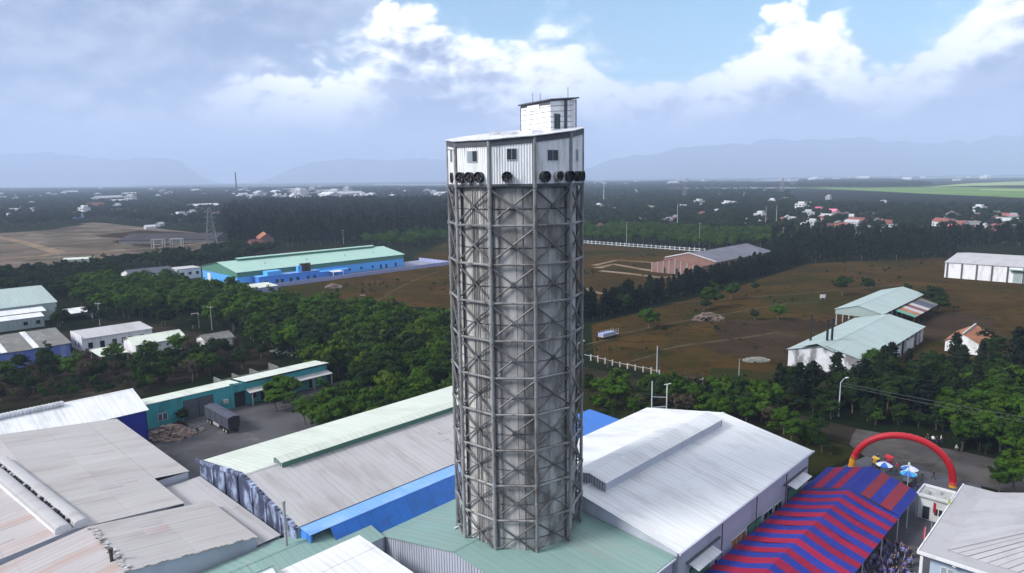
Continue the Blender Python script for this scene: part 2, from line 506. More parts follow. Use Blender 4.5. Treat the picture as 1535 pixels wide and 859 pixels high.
M['rubble'] = mat('rubble', (.16, .12, .10), .95, 0, .4, .8, rnd=.3, bump=.6, b_scale=3)
M['lime'] = mat('pale_mound', (.20, .205, .18), .9, 0, .25, .5, bump=.4, b_scale=2)

def leafmat(name, a, b, island=.35):
    m = bpy.data.materials.new(name)
    m.use_nodes = True
    nt = m.node_tree
    p = nt.nodes['Principled BSDF']
    p.inputs['Roughness'].default_value = .7
    p.inputs['Specular IOR Level'].default_value = .05
    ge = nt.nodes.new('ShaderNodeNewGeometry')
    oi = nt.nodes.new('ShaderNodeObjectInfo')
    ad = nt.nodes.new('ShaderNodeMath')
    ad.operation = 'MULTIPLY_ADD'
    nt.links.new(ge.outputs['Random Per Island'], ad.inputs[0])
    ad.inputs[1].default_value = island
    nz = nt.nodes.new('ShaderNodeMath')
    nz.operation = 'MULTIPLY'
    nt.links.new(oi.outputs['Random'], nz.inputs[0])
    nz.inputs[1].default_value = 1 - island
    nt.links.new(nz.outputs[0], ad.inputs[2])
    mx = nt.nodes.new('ShaderNodeMix')
    mx.data_type = 'RGBA'
    nt.links.new(ad.outputs[0], mx.inputs[0])
    mx.inputs[6].default_value = (*a, 1)
    mx.inputs[7].default_value = (*b, 1)
    nt.links.new(mx.outputs[2], p.inputs['Base Color'])
    tr = nt.nodes.new('ShaderNodeBsdfTranslucent')
    nt.links.new(mx.outputs[2], tr.inputs['Color'])
    ms = nt.nodes.new('ShaderNodeMixShader')
    ms.inputs[0].default_value = .25
    nt.links.new(p.outputs[0], ms.inputs[1])
    nt.links.new(tr.outputs[0], ms.inputs[2])
    nt.links.new(ms.outputs[0], nt.nodes['Material Output'].inputs['Surface'])
    return m
M['leaf'] = leafmat('broad_leaf', (0.0145, 0.0376, 0.0047), (0.0564, 0.1200, 0.0086))
M['leaf_yellow'] = leafmat('yellowish_leaf', (0.0329, 0.0668, 0.0065), (0.0731, 0.1179, 0.0084))
M['leaf_dark'] = leafmat('dark_leaf', (0.0089, 0.0208, 0.0066), (0.0236, 0.0479, 0.0095))
M['needle'] = leafmat('casuarina_needle', (0.0065, 0.0134, 0.0082), (0.0183, 0.0309, 0.0139))
M['dry_leaf'] = leafmat('dry_leaf', (0.0432, 0.0360, 0.0216), (0.0720, 0.0540, 0.0360))

# ground materials, in world space
def ground_mat(name, cols, scales, los, his, rough=.95, bump=.0):
    """cols[0] base, each further colour mixed over by a noise of its own"""
    m = bpy.data.materials.new(name)
    m.use_nodes = True
    nt = m.node_tree
    p = nt.nodes['Principled BSDF']
    p.inputs['Roughness'].default_value = rough
    p.inputs['Specular IOR Level'].default_value = 0.0
    ge = nt.nodes.new('ShaderNodeNewGeometry')
    rot = nt.nodes.new('ShaderNodeMapping')
    rot.inputs['Rotation'].default_value = (0, 0, -GA)
    rot.inputs['Scale'].default_value = (.8, 1.15, 1)
    nt.links.new(ge.outputs['Position'], rot.inputs['Vector'])
    rgb = nt.nodes.new('ShaderNodeRGB')
    rgb.outputs[0].default_value = (*cols[0], 1)
    cur = rgb.outputs[0]
    for i in range(1, len(cols)):
        n = nt.nodes.new('ShaderNodeTexNoise')
        n.noise_dimensions = '4D'
        n.inputs['W'].default_value = i * 3.7
        n.inputs['Scale'].default_value = scales[i - 1]
        n.inputs['Detail'].default_value = 9
        n.inputs['Roughness'].default_value = .62
        nt.links.new(rot.outputs['Vector'], n.inputs['Vector'])
        mr = nt.nodes.new('ShaderNodeMapRange')
        mr.interpolation_type = 'SMOOTHSTEP'
        mr.inputs['From Min'].default_value = los[i - 1]
        mr.inputs['From Max'].default_value = his[i - 1]
        nt.links.new(n.outputs['Fac'], mr.inputs['Value'])
        mx = nt.nodes.new('ShaderNodeMix')
        mx.data_type = 'RGBA'
        nt.links.new(mr.outputs['Result'], mx.inputs[0])
        nt.links.new(cur, mx.inputs[6])
        mx.inputs[7].default_value = (*cols[i], 1)
        cur = mx.outputs[2]
    nt.links.new(cur, p.inputs['Base Color'])
    if bump:
        bp = nt.nodes.new('ShaderNodeBump')
        bp.inputs['Strength'].default_value = bump
        bp.inputs['Distance'].default_value = .5
        n = nt.nodes.new('ShaderNodeTexNoise')
        n.inputs['Scale'].default_value = 1.1
        n.inputs['Detail'].default_value = 8
        nt.links.new(ge.outputs['Position'], n.inputs['Vector'])
        nt.links.new(n.outputs['Fac'], bp.inputs['Height'])
        nt.links.new(bp.outputs[0], p.inputs['Normal'])
    return m
M['ground'] = ground_mat('terrain', [(0.0112, 0.0157, 0.0070), (0.0071, 0.0117, 0.0049), (0.0215, 0.0176, 0.0102), (0.0142, 0.0215, 0.0073)], [.012, .02, .05], [.42, .58, .60], [.60, .68, .70], bump=.4)
M['field'] = ground_mat('dry_grass', [(0.0384, 0.0259, 0.0083), (0.0576, 0.0347, 0.0102), (0.0267, 0.0270, 0.0065), (0.0725, 0.0481, 0.0166), (0.0171, 0.0143, 0.0052), (0.0215, 0.0239, 0.0065)], [.035, .016, .09, .30, .022], [.40, .50, .60, .50, .54], [.62, .64, .72, .68, .66], bump=.9)
M['grass'] = ground_mat('rough_grass', [(0.0208, 0.0245, 0.0077), (0.0335, 0.0259, 0.0109), (0.0144, 0.0206, 0.0064)], [.08, .2], [.45, .5], [.65, .7], bump=.6)
M['dirt'] = ground_mat('bare_dirt', [(0.1160, 0.0928, 0.0742), (0.0580, 0.0487, 0.0371), (0.1856, 0.1566, 0.1276), (0.0406, 0.0441, 0.0278)], [.015, .03, .045], [.45, .52, .52], [.62, .66, .66], bump=.3)
M['dirtdark'] = ground_mat('dark_dirt', [(0.0260, 0.0208, 0.0152), (0.0152, 0.0150, 0.0090), (0.0433, 0.0354, 0.0260), (0.0121, 0.0141, 0.0070)], [.04, .09, .06], [.42, .55, .50], [.62, .68, .62], bump=.4)
M['tan'] = ground_mat('sandy_track', [(0.2080, 0.1600, 0.1120), (0.1360, 0.1000, 0.0680)], [.09], [.42], [.62])
M['plough'] = ground_mat('dark_ploughed_earth', [(0.0310, 0.0216, 0.0135), (0.0435, 0.0299, 0.0183), (0.0194, 0.0167, 0.0086)], [.05, .2], [.42, .5], [.62, .7], bump=.6)
M['yard'] = ground_mat('yard_concrete', [(0.0810, 0.0811, 0.0883), (0.0594, 0.0582, 0.0634), (0.1296, 0.1248, 0.1248), (0.1836, 0.1768, 0.1680)], [.08, .15, .06], [.42, .55, .66], [.6, .7, .72])
M['paving'] = ground_mat('paving', [(0.0920, 0.0960, 0.1120), (0.0680, 0.0704, 0.0840), (0.1200, 0.1200, 0.1320)], [.15, .3], [.42, .55], [.6, .7])
M['road'] = ground_mat('worn_road', [(0.0244, 0.0215, 0.0163), (0.0337, 0.0284, 0.0204), (0.0153, 0.0166, 0.0090)], [.07, .2], [.45, .5], [.62, .7])
M['paddy'] = ground_mat('paddy', [(0.1040, 0.1760, 0.0480), (0.1360, 0.2160, 0.0640), (0.0800, 0.1440, 0.0400)], [.004, .009], [.42, .5], [.6, .66])
M['paddy_pale'] = ground_mat('pale_paddy', [(0.2240, 0.2880, 0.1120), (0.2560, 0.3040, 0.1440)], [.006], [.42], [.6])
M['apron'] = ground_mat('pale_apron', [(.24, .25, .32), (.19, .20, .26)], [.06], [.42], [.62])
M['dark_sheet'] = mat('dark_sheet_roof', (0.0203, 0.0162, 0.0203), .85, 0, .25, .1, rnd=.2)
M['pale_strip'] = ground_mat('pale_wet_field', [(.22, .25, .27), (.16, .19, .18)], [.004], [.42], [.6])
M['hill'] = ground_mat('hill_forest', [(.03, .05, .05), (.02, .035, .035)], [.0012], [.4], [.62])
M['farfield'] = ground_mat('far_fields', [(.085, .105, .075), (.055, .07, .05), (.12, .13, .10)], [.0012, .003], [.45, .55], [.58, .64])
M['forecourt'] = ground_mat('dusty_forecourt', [(.060, .056, .056), (.085, .078, .075), (.045, .042, .038)], [.12, .3], [.42, .5], [.6, .7])
M['rut'] = ground_mat('wheel_rut', [(.085, .066, .044), (.055, .045, .03)], [.2], [.42], [.62])

# ------------------------------------------------------------------ terrain
def ragged(pts, amp, step):
    out = []
    n = len(pts)
    for i in range(n):
        a, b_ = Vector(pts[i][:2]), Vector(pts[(i + 1) % n][:2])
        k = max(1, int((b_ - a).length / step))
        for j in range(k):
            p = a.lerp(b_, j / k)
            q = Vector((p.x, p.y, 0))
            out.append((p.x + amp * (mnoise.noise(q / (step * 2.1)) * 1.3 + mnoise.noise(q / step * 1.7) * .6), p.y + amp * (mnoise.noise(q / (step * 2.1) + Vector((9, 4, 2))) * 1.3 + mnoise.noise(q / step * 1.7 + Vector((3, 3, 3))) * .6)))
    return out
def sheet_poly(name, pts, z, m, amp=0, step=6):
    if amp:
        pts = ragged(pts, amp, step)
    return structure(new(name, [(p[0], p[1], z) for p in pts], [tuple(range(len(pts)))], m))
def gpoly(st):
    return [g(a, b) for a, b in st]
def disc(name, r, z, m):
    V, F = [], []
    rings = [0, 60, 150, 400, 1000, 2500, 6000, r]
    n = 48
    for k, rr in enumerate(rings[1:]):
        for i in range(n):
            a = 2 * math.pi * i / n
            V.append((rr * math.sin(a), rr * math.cos(a) + 100, z))
    V.append((0, 100, z))
    c = len(V) - 1
    for i in range(n):
        F.append((c, (i + 1) % n, i))
    for k in range(len(rings) - 2):
        for i in range(n):
            F.append((k * n + i, k * n + (i + 1) % n, (k + 1) * n + (i + 1) % n, (k + 1) * n + i))
    return new(name, V, F, m)
structure(disc('ground', 20000, 0, M['ground']))
FIELD1 = [(158, 119), (197, 150), (310, 149), (420, 157), (505, 104), (480, 68), (470, -60), (330, -60), (276, 20), (190, 40), (160, 62)]
FIELD2 = [(183, 214), (200, 167), (250, 166), (420, 168), (440, 238), (440, 346), (395, 457), (290, 376), (283, 332), (158, 324), (158, 290), (172, 240)]
sheet_poly('dry_field', gpoly(FIELD1), .02, M['field'])
sheet_poly('dry_field', gpoly(FIELD2), .02, M['field'])
sheet_poly('green_meadow', gpoly([(161, 64), (158, 90), (172, 88), (188, 66), (189, 52), (170, 54)]), .03, M['grass'], 5, 5)
sheet_poly('bare_earth', gpoly([(188, 98), (198, 76), (252, 86), (256, 100), (236, 112), (205, 108)]), .04, M['plough'], 8, 5)
sheet_poly('bare_earth', gpoly([(252, 52), (252, 66), (300, 66), (312, 52), (290, 40), (262, 42)]), .04, M['plough'], 8, 5)
DIRT = [gp(-60, 352), gp(60, 346), gp(150, 333), gp(225, 340), gp(300, 352), gp(335, 362), gp(300, 376), gp(160, 382), gp(90, 408), gp(-60, 414)]
sheet_poly('dirt_lot', DIRT, .03, M['dirt'], 18, 25)
sheet_poly('ploughed_plot', [gp(140, 353), gp(215, 345), gp(300, 349), gp(340, 360), gp(300, 366), gp(230, 370), gp(175, 362)], .05, M['plough'], 14, 20)
def track(name, pts, w, m, z):
    V, F = [], []
    for i, p in enumerate(pts):
        a = pts[max(i - 1, 0)]
        b = pts[min(i + 1, len(pts) - 1)]
        d = (b - a)
        d.z = 0
        d.normalize()
        n = Vector((-d.y, d.x, 0))
        ww = w * random.uniform(.75, 1.2)
        V += [(p + n * ww / 2).to_tuple(), (p - n * ww / 2).to_tuple()]
    V = [(v[0], v[1], z) for v in V]
    F = [(2 * i, 2 * i + 1, 2 * i + 3, 2 * i + 2) for i in range(len(pts) - 1)]
    return structure(new(name, V, F, m))
track('dirt_track', [gp(-40, 348), gp(30, 362), gp(90, 379), gp(60, 384), gp(-40, 390)], 9, M['tan'], .06)
track('dirt_track', [gp(90, 380), gp(160, 377), gp(250, 370), gp(345, 361)], 6, M['tan'], .06)
track('dirt_track', [gp(895, 402), gp(920, 396), gp(965, 404), gp(1000, 409), gp(1040, 411)], 6, M['tan'], .05)
track('dirt_track', [gp(890, 398), gp(925, 390), gp(985, 394), gp(1010, 402)], 4, M['tan'], .06)
track('dirt_track', [gp(900, 406), gp(940, 410), gp(990, 416), gp(1030, 414)], 5, M['tan'], .07)
track('dirt_track', [gp(875, 432), gp(900, 440), gp(945, 436)], 4, M['tan'], .05)
track('dirt_track', [gp(870, 528), gp(930, 505), gp(1010, 488), gp(1080, 478), gp(1180, 478)], 2.2, M['grass'], .05)
for pts in ([(870, 520), (930, 500), (1000, 486), (1090, 470), (1180, 455), (1240, 452)], [(940, 545), (1010, 520), (1090, 510), (1160, 500), (1200, 505)], [(1000, 455), (1090, 448), (1200, 440), (1330, 428), (1420, 424)], [(560, 455), (600, 430), (640, 412), (668, 405)], [(880, 385), (940, 380), (985, 384)]):
    for off in (-.8, .8):
        pp_ = []
        for (u0, v0), (u1, v1) in zip(pts, pts[1:]):
            for i in range(5):
                q = gp(u0 + (u1 - u0) * i / 5, v0 + (v1 - v0) * i / 5)
                pp_.append(q + Vector((mnoise.noise(q / 9) * 1.5 + off * .7, mnoise.noise(q / 9 + Vector((5, 5, 5))) * 1.5 + off, 0)))
        track('wheel_track', pp_, .55, M['rut'], .06)
# paddies, wet fields and the river strip far out
sheet_poly('paddy_field', [gp(1175, 281), gp(1300, 286), gp(1400, 291), gp(1640, 301), gp(1640, 284), gp(1400, 279.5), gp(1390, 279.5), gp(1300, 281.5), gp(1240, 280)], .05, M['paddy'])
sheet_poly('paddy_field', [gp(1390, 280), gp(1460, 278.5), gp(1640, 276.5), gp(1640, 271), gp(1530, 272), gp(1450, 275)], .09, M['paddy_pale'])
sheet_poly('paddy_field', [gp(1470, 285), gp(1640, 288.5), gp(1640, 286), gp(1470, 283.4)], .12, M['paddy_pale'])
def hv(u, d):
    return gp(u, VC - (u - 767.5) * .0122 + d)
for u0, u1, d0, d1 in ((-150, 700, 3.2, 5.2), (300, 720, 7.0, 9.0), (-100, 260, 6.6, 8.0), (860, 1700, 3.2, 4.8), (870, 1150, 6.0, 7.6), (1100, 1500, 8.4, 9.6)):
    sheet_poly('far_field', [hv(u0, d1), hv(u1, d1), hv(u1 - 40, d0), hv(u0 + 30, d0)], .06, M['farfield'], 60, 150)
for u0, v0, u1, v1, w in [(880, 273, 1140, 270, 1.2), (1000, 272, 1390, 266.5, 1.6), (1200, 268, 1640, 263.5, 1.2), (940, 283, 1200, 281, 1.2), (870, 279, 960, 279.5, 2), (560, 276.5, 670, 277, 1.0), (-40, 280, 200, 279, 1)]:
    sheet_poly('wet_field', [gp(u0, v0 + w), gp(u1, v1 + w), gp(u1, v1 - w * .5), gp(u0, v0 - w * .5)], .1, M['pale_strip'])
sheet_poly('dirt_clearing', [gp(-60, 555), gp(110, 545), gp(230, 530), gp(330, 505), gp(400, 530), gp(420, 548), gp(330, 560), gp(215, 590), gp(60, 610), gp(-60, 625)], .012, M['dirtdark'], 5, 6)
sheet_poly('dirt_clearing', [gp(95, 500), gp(60, 560), gp(130, 560), gp(300, 530), gp(340, 508), gp(290, 495), gp(230, 485), gp(150, 482)], .008, M['dirtdark'], 5, 6)
sheet_poly('paved_apron', gpoly([(141, 327), (283, 327), (283, 360), (259, 360), (259, 342), (141, 342)]), .03, M['apron'])
# yards and roads of the estate
sheet_poly('factory_yard', gpoly([(38, 112), (96, 112), (100, 158), (44, 158)]), .02, M['yard'])
sheet_poly('paved_forecourt', gpoly([(66, -20), (124, -20), (126, 14), (138, 20), (139, 37.5), (112, 43), (66, 44)]), .02, M['paving'])
sheet_poly('road', gpoly([(140, -60), (151, -60), (151.5, 60), (150, 200), (143, 200), (141, 60)]), .025, M['road'])
sheet_poly('dirt_forecourt', gpoly([(137, 14), (141, 12), (152, 14), (152, 44), (141, 42), (137, 38)]), .03, M['forecourt'], 1.5, 4)
sheet_poly('road_verge', gpoly([(112, 44), (140, 38.8), (141, 60), (143, 112), (112, 112)]), .012, M['grass'])

# ------------------------------------------------------------------ hills behind the plain
def ridge_line(name, pts, dist, depth, zbase=0):
    """pts: (u, v) of the skyline as seen; the ridge stands at the given distance"""
    dense = []
    for (u0, v0), (u1, v1) in zip(pts, pts[1:]):
        n = max(2, int(abs(u1 - u0) / 9))
        for i in range(n):
            f = i / n
            dense.append((u0 + (u1 - u0) * f, v0 + (v1 - v0) * f))
    dense.append(pts[-1])
    V, F = [], []
    rows = 7
    for j, (u, v) in enumerate(dense):
        az = math.atan((u - 767.5) / FPX)
        hor = VC - (u - 767.5) * .0122
        h = CAMH + (hor - v) / FPX * dist / math.cos(az) * math.cos(az)
        h = max(h, 25) * .8 * (1 + .14 * mnoise.noise(Vector((u * .03, dist * .01, 0))) + .09 * mnoise.noise(Vector((u * .09, dist * .01, 3))) + .05 * mnoise.noise(Vector((u * .3, dist * .01, 5))))
        fe = min(j, len(dense) - 1 - j) / (len(dense) * .16)
        fe = min(fe, 1.0)
        h *= fe * fe * (3 - 2 * fe)
        for r in range(rows):
            f = r / (rows - 1)
            dd = dist - depth * (1 - f)
            hh = h * f ** 1.25 + 60 * f * (1 - f) * mnoise.noise(Vector((u * .05, f * 4, dist * .001)))
            V.append((math.sin(az) * dd / math.cos(az), dd, max(hh, 0) - (2 if r == 0 else 0) + .0))
        V.append((math.sin(az) * (dist + depth) / math.cos(az), dist + depth, 0))
    n = rows + 1
    for j in range(len(dense) - 1):
        for r in range(n - 1):
            a = j * n + r
            F.append((a, a + n, a + n + 1, a + 1))
    V = [(x, y, max(z, -.5)) for x, y, z in V]
    return structure(new(name, V, F, M['hill'], smooth=True))
ridge_line('hills', [(790, 262), (850, 245), (900, 232), (960, 226), (1010, 214), (1060, 208), (1110, 203), (1160, 197), (1205, 199), (1250, 196), (1300, 195), (1350, 203), (1400, 206), (1450, 199), (1490, 193), (1560, 188), (1640, 186), (1760, 195)], 16000, 2800)
ridge_line('hills', [(-200, 232), (-60, 226), (40, 221), (90, 219), (140, 224), (190, 232), (235, 227), (280, 228), (320, 244), (350, 262)], 17000, 2000)
ridge_line('hills', [(380, 266), (430, 252), (480, 236), (540, 229), (590, 234), (640, 230), (700, 238), (760, 250), (800, 262)], 17500, 1800)

# ------------------------------------------------------------------ building helpers
def sheets(parent, q, nu, nv, m, th=.07, gap=.012, name='roof_sheet', jit=.008):
    q = [Vector(p) for p in q]
    n = (q[1] - q[0]).cross(q[3] - q[0]).normalized()
    L1 = (q[1] - q[0]).length
    L2 = (q[3] - q[0]).length
    gu, gv = gap / max(L1, .1), gap / max(L2, .1)
    def at(a, b):
        return (q[0] * (1 - a) + q[1] * a) * (1 - b) + (q[3] * (1 - a) + q[2] * a) * b
    for i in range(nu):
        for j in range(nv):
            a0, a1, b0, b1 = i / nu + gu, (i + 1) / nu - gu, j / nv, (j + 1) / nv - gv
            o = n * (random.uniform(-jit, jit) + .006 * (nv - j))
            MB().slab([at(a0, b0) + o, at(a1, b0) + o, at(a1, b1) + o, at(a0, b1) + o], th).build(name, m, parent)
def win(parent, face, pos, a0, a1, z0, z1, pane=None, name='window', proud=.07, nsplit=2, fm=None):
    """opening on a wall whose outside is 'x-','x+','y-','y+' at coordinate pos"""
    sg = -1 if face[1] == '-' else 1
    def bx(p0, p1, b0, b1, c0, c1):
        lo, hi = sorted((p0, p1))
        mb = MB()
        if face[0] == 'x':
            mb.box(lo, hi, b0, b1, c0, c1)
        else:
            mb.box(b0, b1, lo, hi, c0, c1)
        return mb
    f = bx(pos - sg * .02, pos + sg * proud, a0, a1, z0, z1).build(name, fm or M['frame'], parent)
    w = (a1 - a0) / nsplit
    e = min(.08, w * .12)
    for i in range(nsplit):
        bx(pos + sg * (proud - .04), pos + sg * (proud + .02), a0 + i * w + e, a0 + (i + 1) * w - e, z0 + e, z1 - e).build('pane' if name == 'window' else 'leaf_panel', pane or M['glass'], f)
    return f
def gable(name, label, cat, loc, rot, L, W, ze, zr, yr=None, wall=None, gwall=None, roofA=None, roofB=None, ze2=None, over=.45, nu=12, nv=2, group=None, x1wall=True, y1wall=True, y0wall=True, x0wall=True, ridge=True, wt=.25, zg=0.0):
    """ridge along local x; roofA falls to y=0, roofB falls to y=W"""
    t = thing(name, label, cat, loc, R_(rot), group)
    yr = W / 2 if yr is None else yr
    ze2 = ze if ze2 is None else ze2
    gwall = gwall or wall
    if y0wall:
        MB().box(0, L, 0, wt, zg, ze - .12).build('wall', wall, t)
    if y1wall:
        MB().box(0, L, W - wt, W, zg, ze2 - .12).build('wall', wall, t)
    for x0, on in ((0, x0wall), (L, x1wall)):
        if not on:
            continue
        sx = -.012 if x0 == 0 else .012
        xa, xb = (x0 + sx, x0 + wt) if x0 == 0 else (x0 - wt, x0 + sx)
        pr = [(0, zg), (W, zg), (W, ze2 - .1), (yr, zr - .1), (0, ze - .1)]
        V = [(xa, y, z) for y, z in pr] + [(xb, y, z) for y, z in pr]
        F = [(4, 3, 2, 1, 0), (5, 6, 7, 8, 9)] + [(i, (i + 1) % 5, (i + 1) % 5 + 5, i + 5) for i in range(5)]
        new('gable_wall', V, F, gwall, t)
    kA = (zr - ze) / yr
    kB = (zr - ze2) / (W - yr)
    sheets(t, [(-over, -over, ze - kA * over), (L + over, -over, ze - kA * over), (L + over, yr, zr), (-over, yr, zr)], nu, nv, roofA)
    sheets(t, [(L + over, W + over, ze2 - kB * over), (-over, W + over, ze2 - kB * over), (-over, yr, zr), (L + over, yr, zr)], nu, nv, roofB or roofA)
    if ridge:
        MB().slab([(-over, yr - .3, zr + .05 - kA * .3), (L + over, yr - .3, zr + .05 - kA * .3), (L + over, yr, zr + .09), (-over, yr, zr + .09)], .04).slab([(L + over, yr + .3, zr + .05 - kB * .3), (-over, yr + .3, zr + .05 - kB * .3), (-over, yr, zr + .09), (L + over, yr, zr + .09)], .04).build('ridge_cap', roofA, t)
    return t
def patches(t, n, x0, x1, y0, y1, zf, mats, seed):
    """odd replacement sheets lying on a roof slope; zf(y) is the roof height"""
    rr = random.Random(seed)
    for i in range(n):
        x, y = rr.uniform(x0, x1 - 1.2), rr.uniform(y0, y1 - 3.2)
        w, d = rr.choice([1.0, 1.0, 2.0]), rr.uniform(1.6, 3.2)
        MB().slab([(x, y, zf(y) + .035), (x + w, y, zf(y) + .035), (x + w, y + d, zf(y + d) + .035), (x, y + d, zf(y + d) + .035)], .03).build('patch_sheet', M[rr.choice(mats)], t)
def monitor(t, x0, x1, yc, hw, zb, zt, roofm, wallm, rise=.5, nu=8, endm=None):
    """raised ridge ventilator with its own little gable roof"""
    MB().box(x0, x1, yc - hw, yc - hw + .1, zb, zt).build('monitor_wall', wallm, t)
    MB().box(x0, x1, yc + hw - .1, yc + hw, zb, zt).build('monitor_wall', wallm, t)
    for xe in (x0, x1 - .1):
        sx = -.01 if xe == x0 else .01
        pr = [(yc - hw, zb), (yc + hw, zb), (yc + hw, zt), (yc, zt + rise - .06), (yc - hw, zt)]
        V = [(xe + sx, y, z) for y, z in pr] + [(xe + .1 + sx, y, z) for y, z in pr]
        F = [(4, 3, 2, 1, 0), (5, 6, 7, 8, 9)] + [(i, (i + 1) % 5, (i + 1) % 5 + 5, i + 5) for i in range(5)]
        w = new('monitor_end', V, F, endm or wallm, t)
        mb = MB()
        n = max(4, int(hw * 2 / .45))
        for i in range(n + 1):
            y = yc - hw + 2 * hw * i / n
            top = zt + rise * (1 - abs(y - yc) / hw) - .1
            xo = xe - .06 if xe == x0 else xe + .16
            mb.bar((xo, y, zb), (xo, y, top), .07)
        mb.build('rib', M['trim'], w)
    o = .35
    sheets(t, [(x0 - o, yc - hw - o, zt - rise * o / hw), (x1 + o, yc - hw - o, zt - rise * o / hw), (x1 + o, yc, zt + rise), (x0 - o, yc, zt + rise)], nu, 1, roofm, name='monitor_sheet')
    sheets(t, [(x1 + o, yc + hw + o, zt - rise * o / hw), (x0 - o, yc + hw + o, zt - rise * o / hw), (x0 - o, yc, zt + rise), (x1 + o, yc, zt + rise)], nu, 1, roofm, name='monitor_sheet')
def ribwall(name, y0, y1, top, x, zb, m, parent, pitch=.42, d=.09, axis='y', sgn=-1):
    """corrugated sheet wall in the plane x, top(y) its upper edge"""
    V, F = [], []
    n = int((y1 - y0) / pitch)
    ys = []
    for i in range(n):
        a = y0 + (y1 - y0) * i / n
        w = (y1 - y0) / n
        ys += [(a, 0), (a + w * .45, 0), (a + w * .55, d), (a + w * .9, d)]
    ys.append((y1, 0))
    for y, dd in ys:
        for z in (zb, top(y)):
            V.append((x + sgn * dd, y, z) if axis == 'y' else (y, x + sgn * dd, z))
    for i in range(len(ys) - 1):
        F.append((2 * i, 2 * i + 2, 2 * i + 3, 2 * i + 1))
    return new(name, V, F, m, parent)

# ------------------------------------------------------------------ the prilling tower
TX, TY, TR = 0.55, 84.8, 8.2
tw = thing('prilling_tower', 'tall round grey steel-framed tower with white panelled head room', 'tower', (TX, TY, 0))
ND = 10
def th_(k):
    return R_(-57 + 36 * k)
def tp(ang, r, z):
    return Vector((math.sin(ang) * r, -math.cos(ang) * r, z))
ZL = [53.05 - 4.45 * k for k in range(11)]          # ring levels
ZR0 = 54.0
def roofz(x, y):
    return ZR0 + 5.18 + .078 * x + .105 * y
# shell of curved sheets: the side towards the camera sheet by sheet, the rest as one part
NP, RSH = 24, 7.42
def shell_piece(a0, a1, z0, z1, r):
    V = []
    for z in (z0, z1):
        for i in range(4):
            V.append(tp(a0 + (a1 - a0) * i / 3, r, z))
    for z in (z0, z1):
        for i in range(4):
            V.append(tp(a0 + (a1 - a0) * i / 3, r - .08, z))
    F = [(i, i + 1, i + 5, i + 4) for i in range(3)] + [(i + 8, i + 12, i + 13, i + 9) for i in range(3)]
    F += [(0, 8, 9, 1), (1, 9, 10, 2), (2, 10, 11, 3), (4, 5, 13, 12), (5, 6, 14, 13), (6, 7, 15, 14), (0, 4, 12, 8), (3, 11, 15, 7)]
    return V, F
back = MB()
rows = []
for k in range(10):
    zt, zb = ZL[k], ZL[k + 1]
    zm = zt - 4.45 * .58
    rows += [(zm + .03, zt - .03), (zb + .03, zm - .03)]
for i in range(NP):
    a0, a1 = 2 * math.pi * i / NP, 2 * math.pi * (i + 1) / NP
    am = (a0 + a1) / 2
    am = am - 2 * math.pi if am > math.pi else am
    for (z0, z1) in rows:
        dr = random.uniform(-.025, .025)
        V, F = shell_piece(a0 + .0035, a1 - .0035, z0, z1, RSH + dr)
        if abs(am) < R_(106):
            new('shell_sheet', V, F, M['shell'], tw)
        else:
            back.add(V, F)
stuff(back.build('shell_sheets', M['shell'], tw))
MB().tube((0, 0, 0), (0, 0, 53), RSH - .3, n=48).build('shell_core', M['dark'], tw, smooth=False)
for z0, z1 in rows[1::2]:
    MB().ring((0, 0, z1 + .03), (0, 0, 1), RSH + .05, .07, 48, 4).build('shell_hoop', M['brace'], tw)
for k in range(ND):
    a = th_(k)
    b = th_(k + 1)
    # main column with flange collars
    mb = MB().tube(tp(a, TR, 0), tp(a, TR, roofz(*tp(a, TR, 0)[:2]) - .1), .215, n=10)
    for z in ZL[:-1]:
        mb.tube(tp(a, TR, z - .22), tp(a, TR, z + .22), .29, n=10)
        mb.tube(tp(a, TR, z - 2.3), tp(a, TR, z - 2.2), .28, n=10)
    mb.build('column', M['steel'], tw)
    MB().tube(tp(a, RSH + .16, 0), tp(a, RSH + .16, 53), .12, n=8).build('inner_column', M['brace'], tw)
    nrm = tp((a + b) / 2, 1, 0)
    for i, z in enumerate(ZL):
        pa, pb = tp(a, TR, z), tp(b, TR, z)
        MB().tube(pa, pb, .145, n=6).build('ring_beam', M['steel'], tw)
        qa, qb = tp(a, RSH + .3, z - .35), tp(b, RSH + .3, z - .35)
        MB().bar(tp(a, RSH - .1, z), pa, .16).bar(tp(a, RSH + .1, z - 1.3), pa, .1).build('radial_strut', M['brace'], tw)
        if i < 10:
            zb = ZL[i + 1]
            MB().tube(tp(a, TR, z - .3), tp(b, TR, zb + .3), .112, n=6).build('brace', M['brace'], tw)
            MB().tube(tp(b, TR - .12, z - .3), tp(a, TR - .12, zb + .3), .112, n=6).build('brace', M['brace'], tw)
            if i % 2 == 0:
                mid = (tp(a, TR, (z + zb) / 2) + tp(b, TR, (z + zb) / 2)) / 2
                tg = tp((a + b) / 2 + math.pi / 2, 1, 0)
                up = Vector((0, 0, 1))
                c0 = mid + nrm * .1
                MB().slab([c0 - up * .34, c0 + tg * .34, c0 + up * .34, c0 - tg * .34], .05).build('gusset_plate', M['brace'], tw)
# caged ladder up the front left of the shell
lad = MB()
la = R_(-30)
tgl = tp(la + math.pi / 2, .24, 0)
for sg in (-1, 1):
    lad.bar(tp(la, RSH + .16, 9) + tgl * sg, tp(la, RSH + .16, 52.6) + tgl * sg, .06)
for i in range(140):
    z = 9.2 + i * .31
    lad.bar(tp(la, RSH + .16, z) - tgl, tp(la, RSH + .16, z) + tgl, .03)
lad.build('ladder', M['brace'], tw)
# thin downpipes on the shell
for an in (-41, -37, 6, 60):
    MB().tube(tp(R_(an), RSH + .18, 2), tp(R_(an), RSH + .18, 52.8), .075, n=6).build('downpipe', M['brace'], tw)

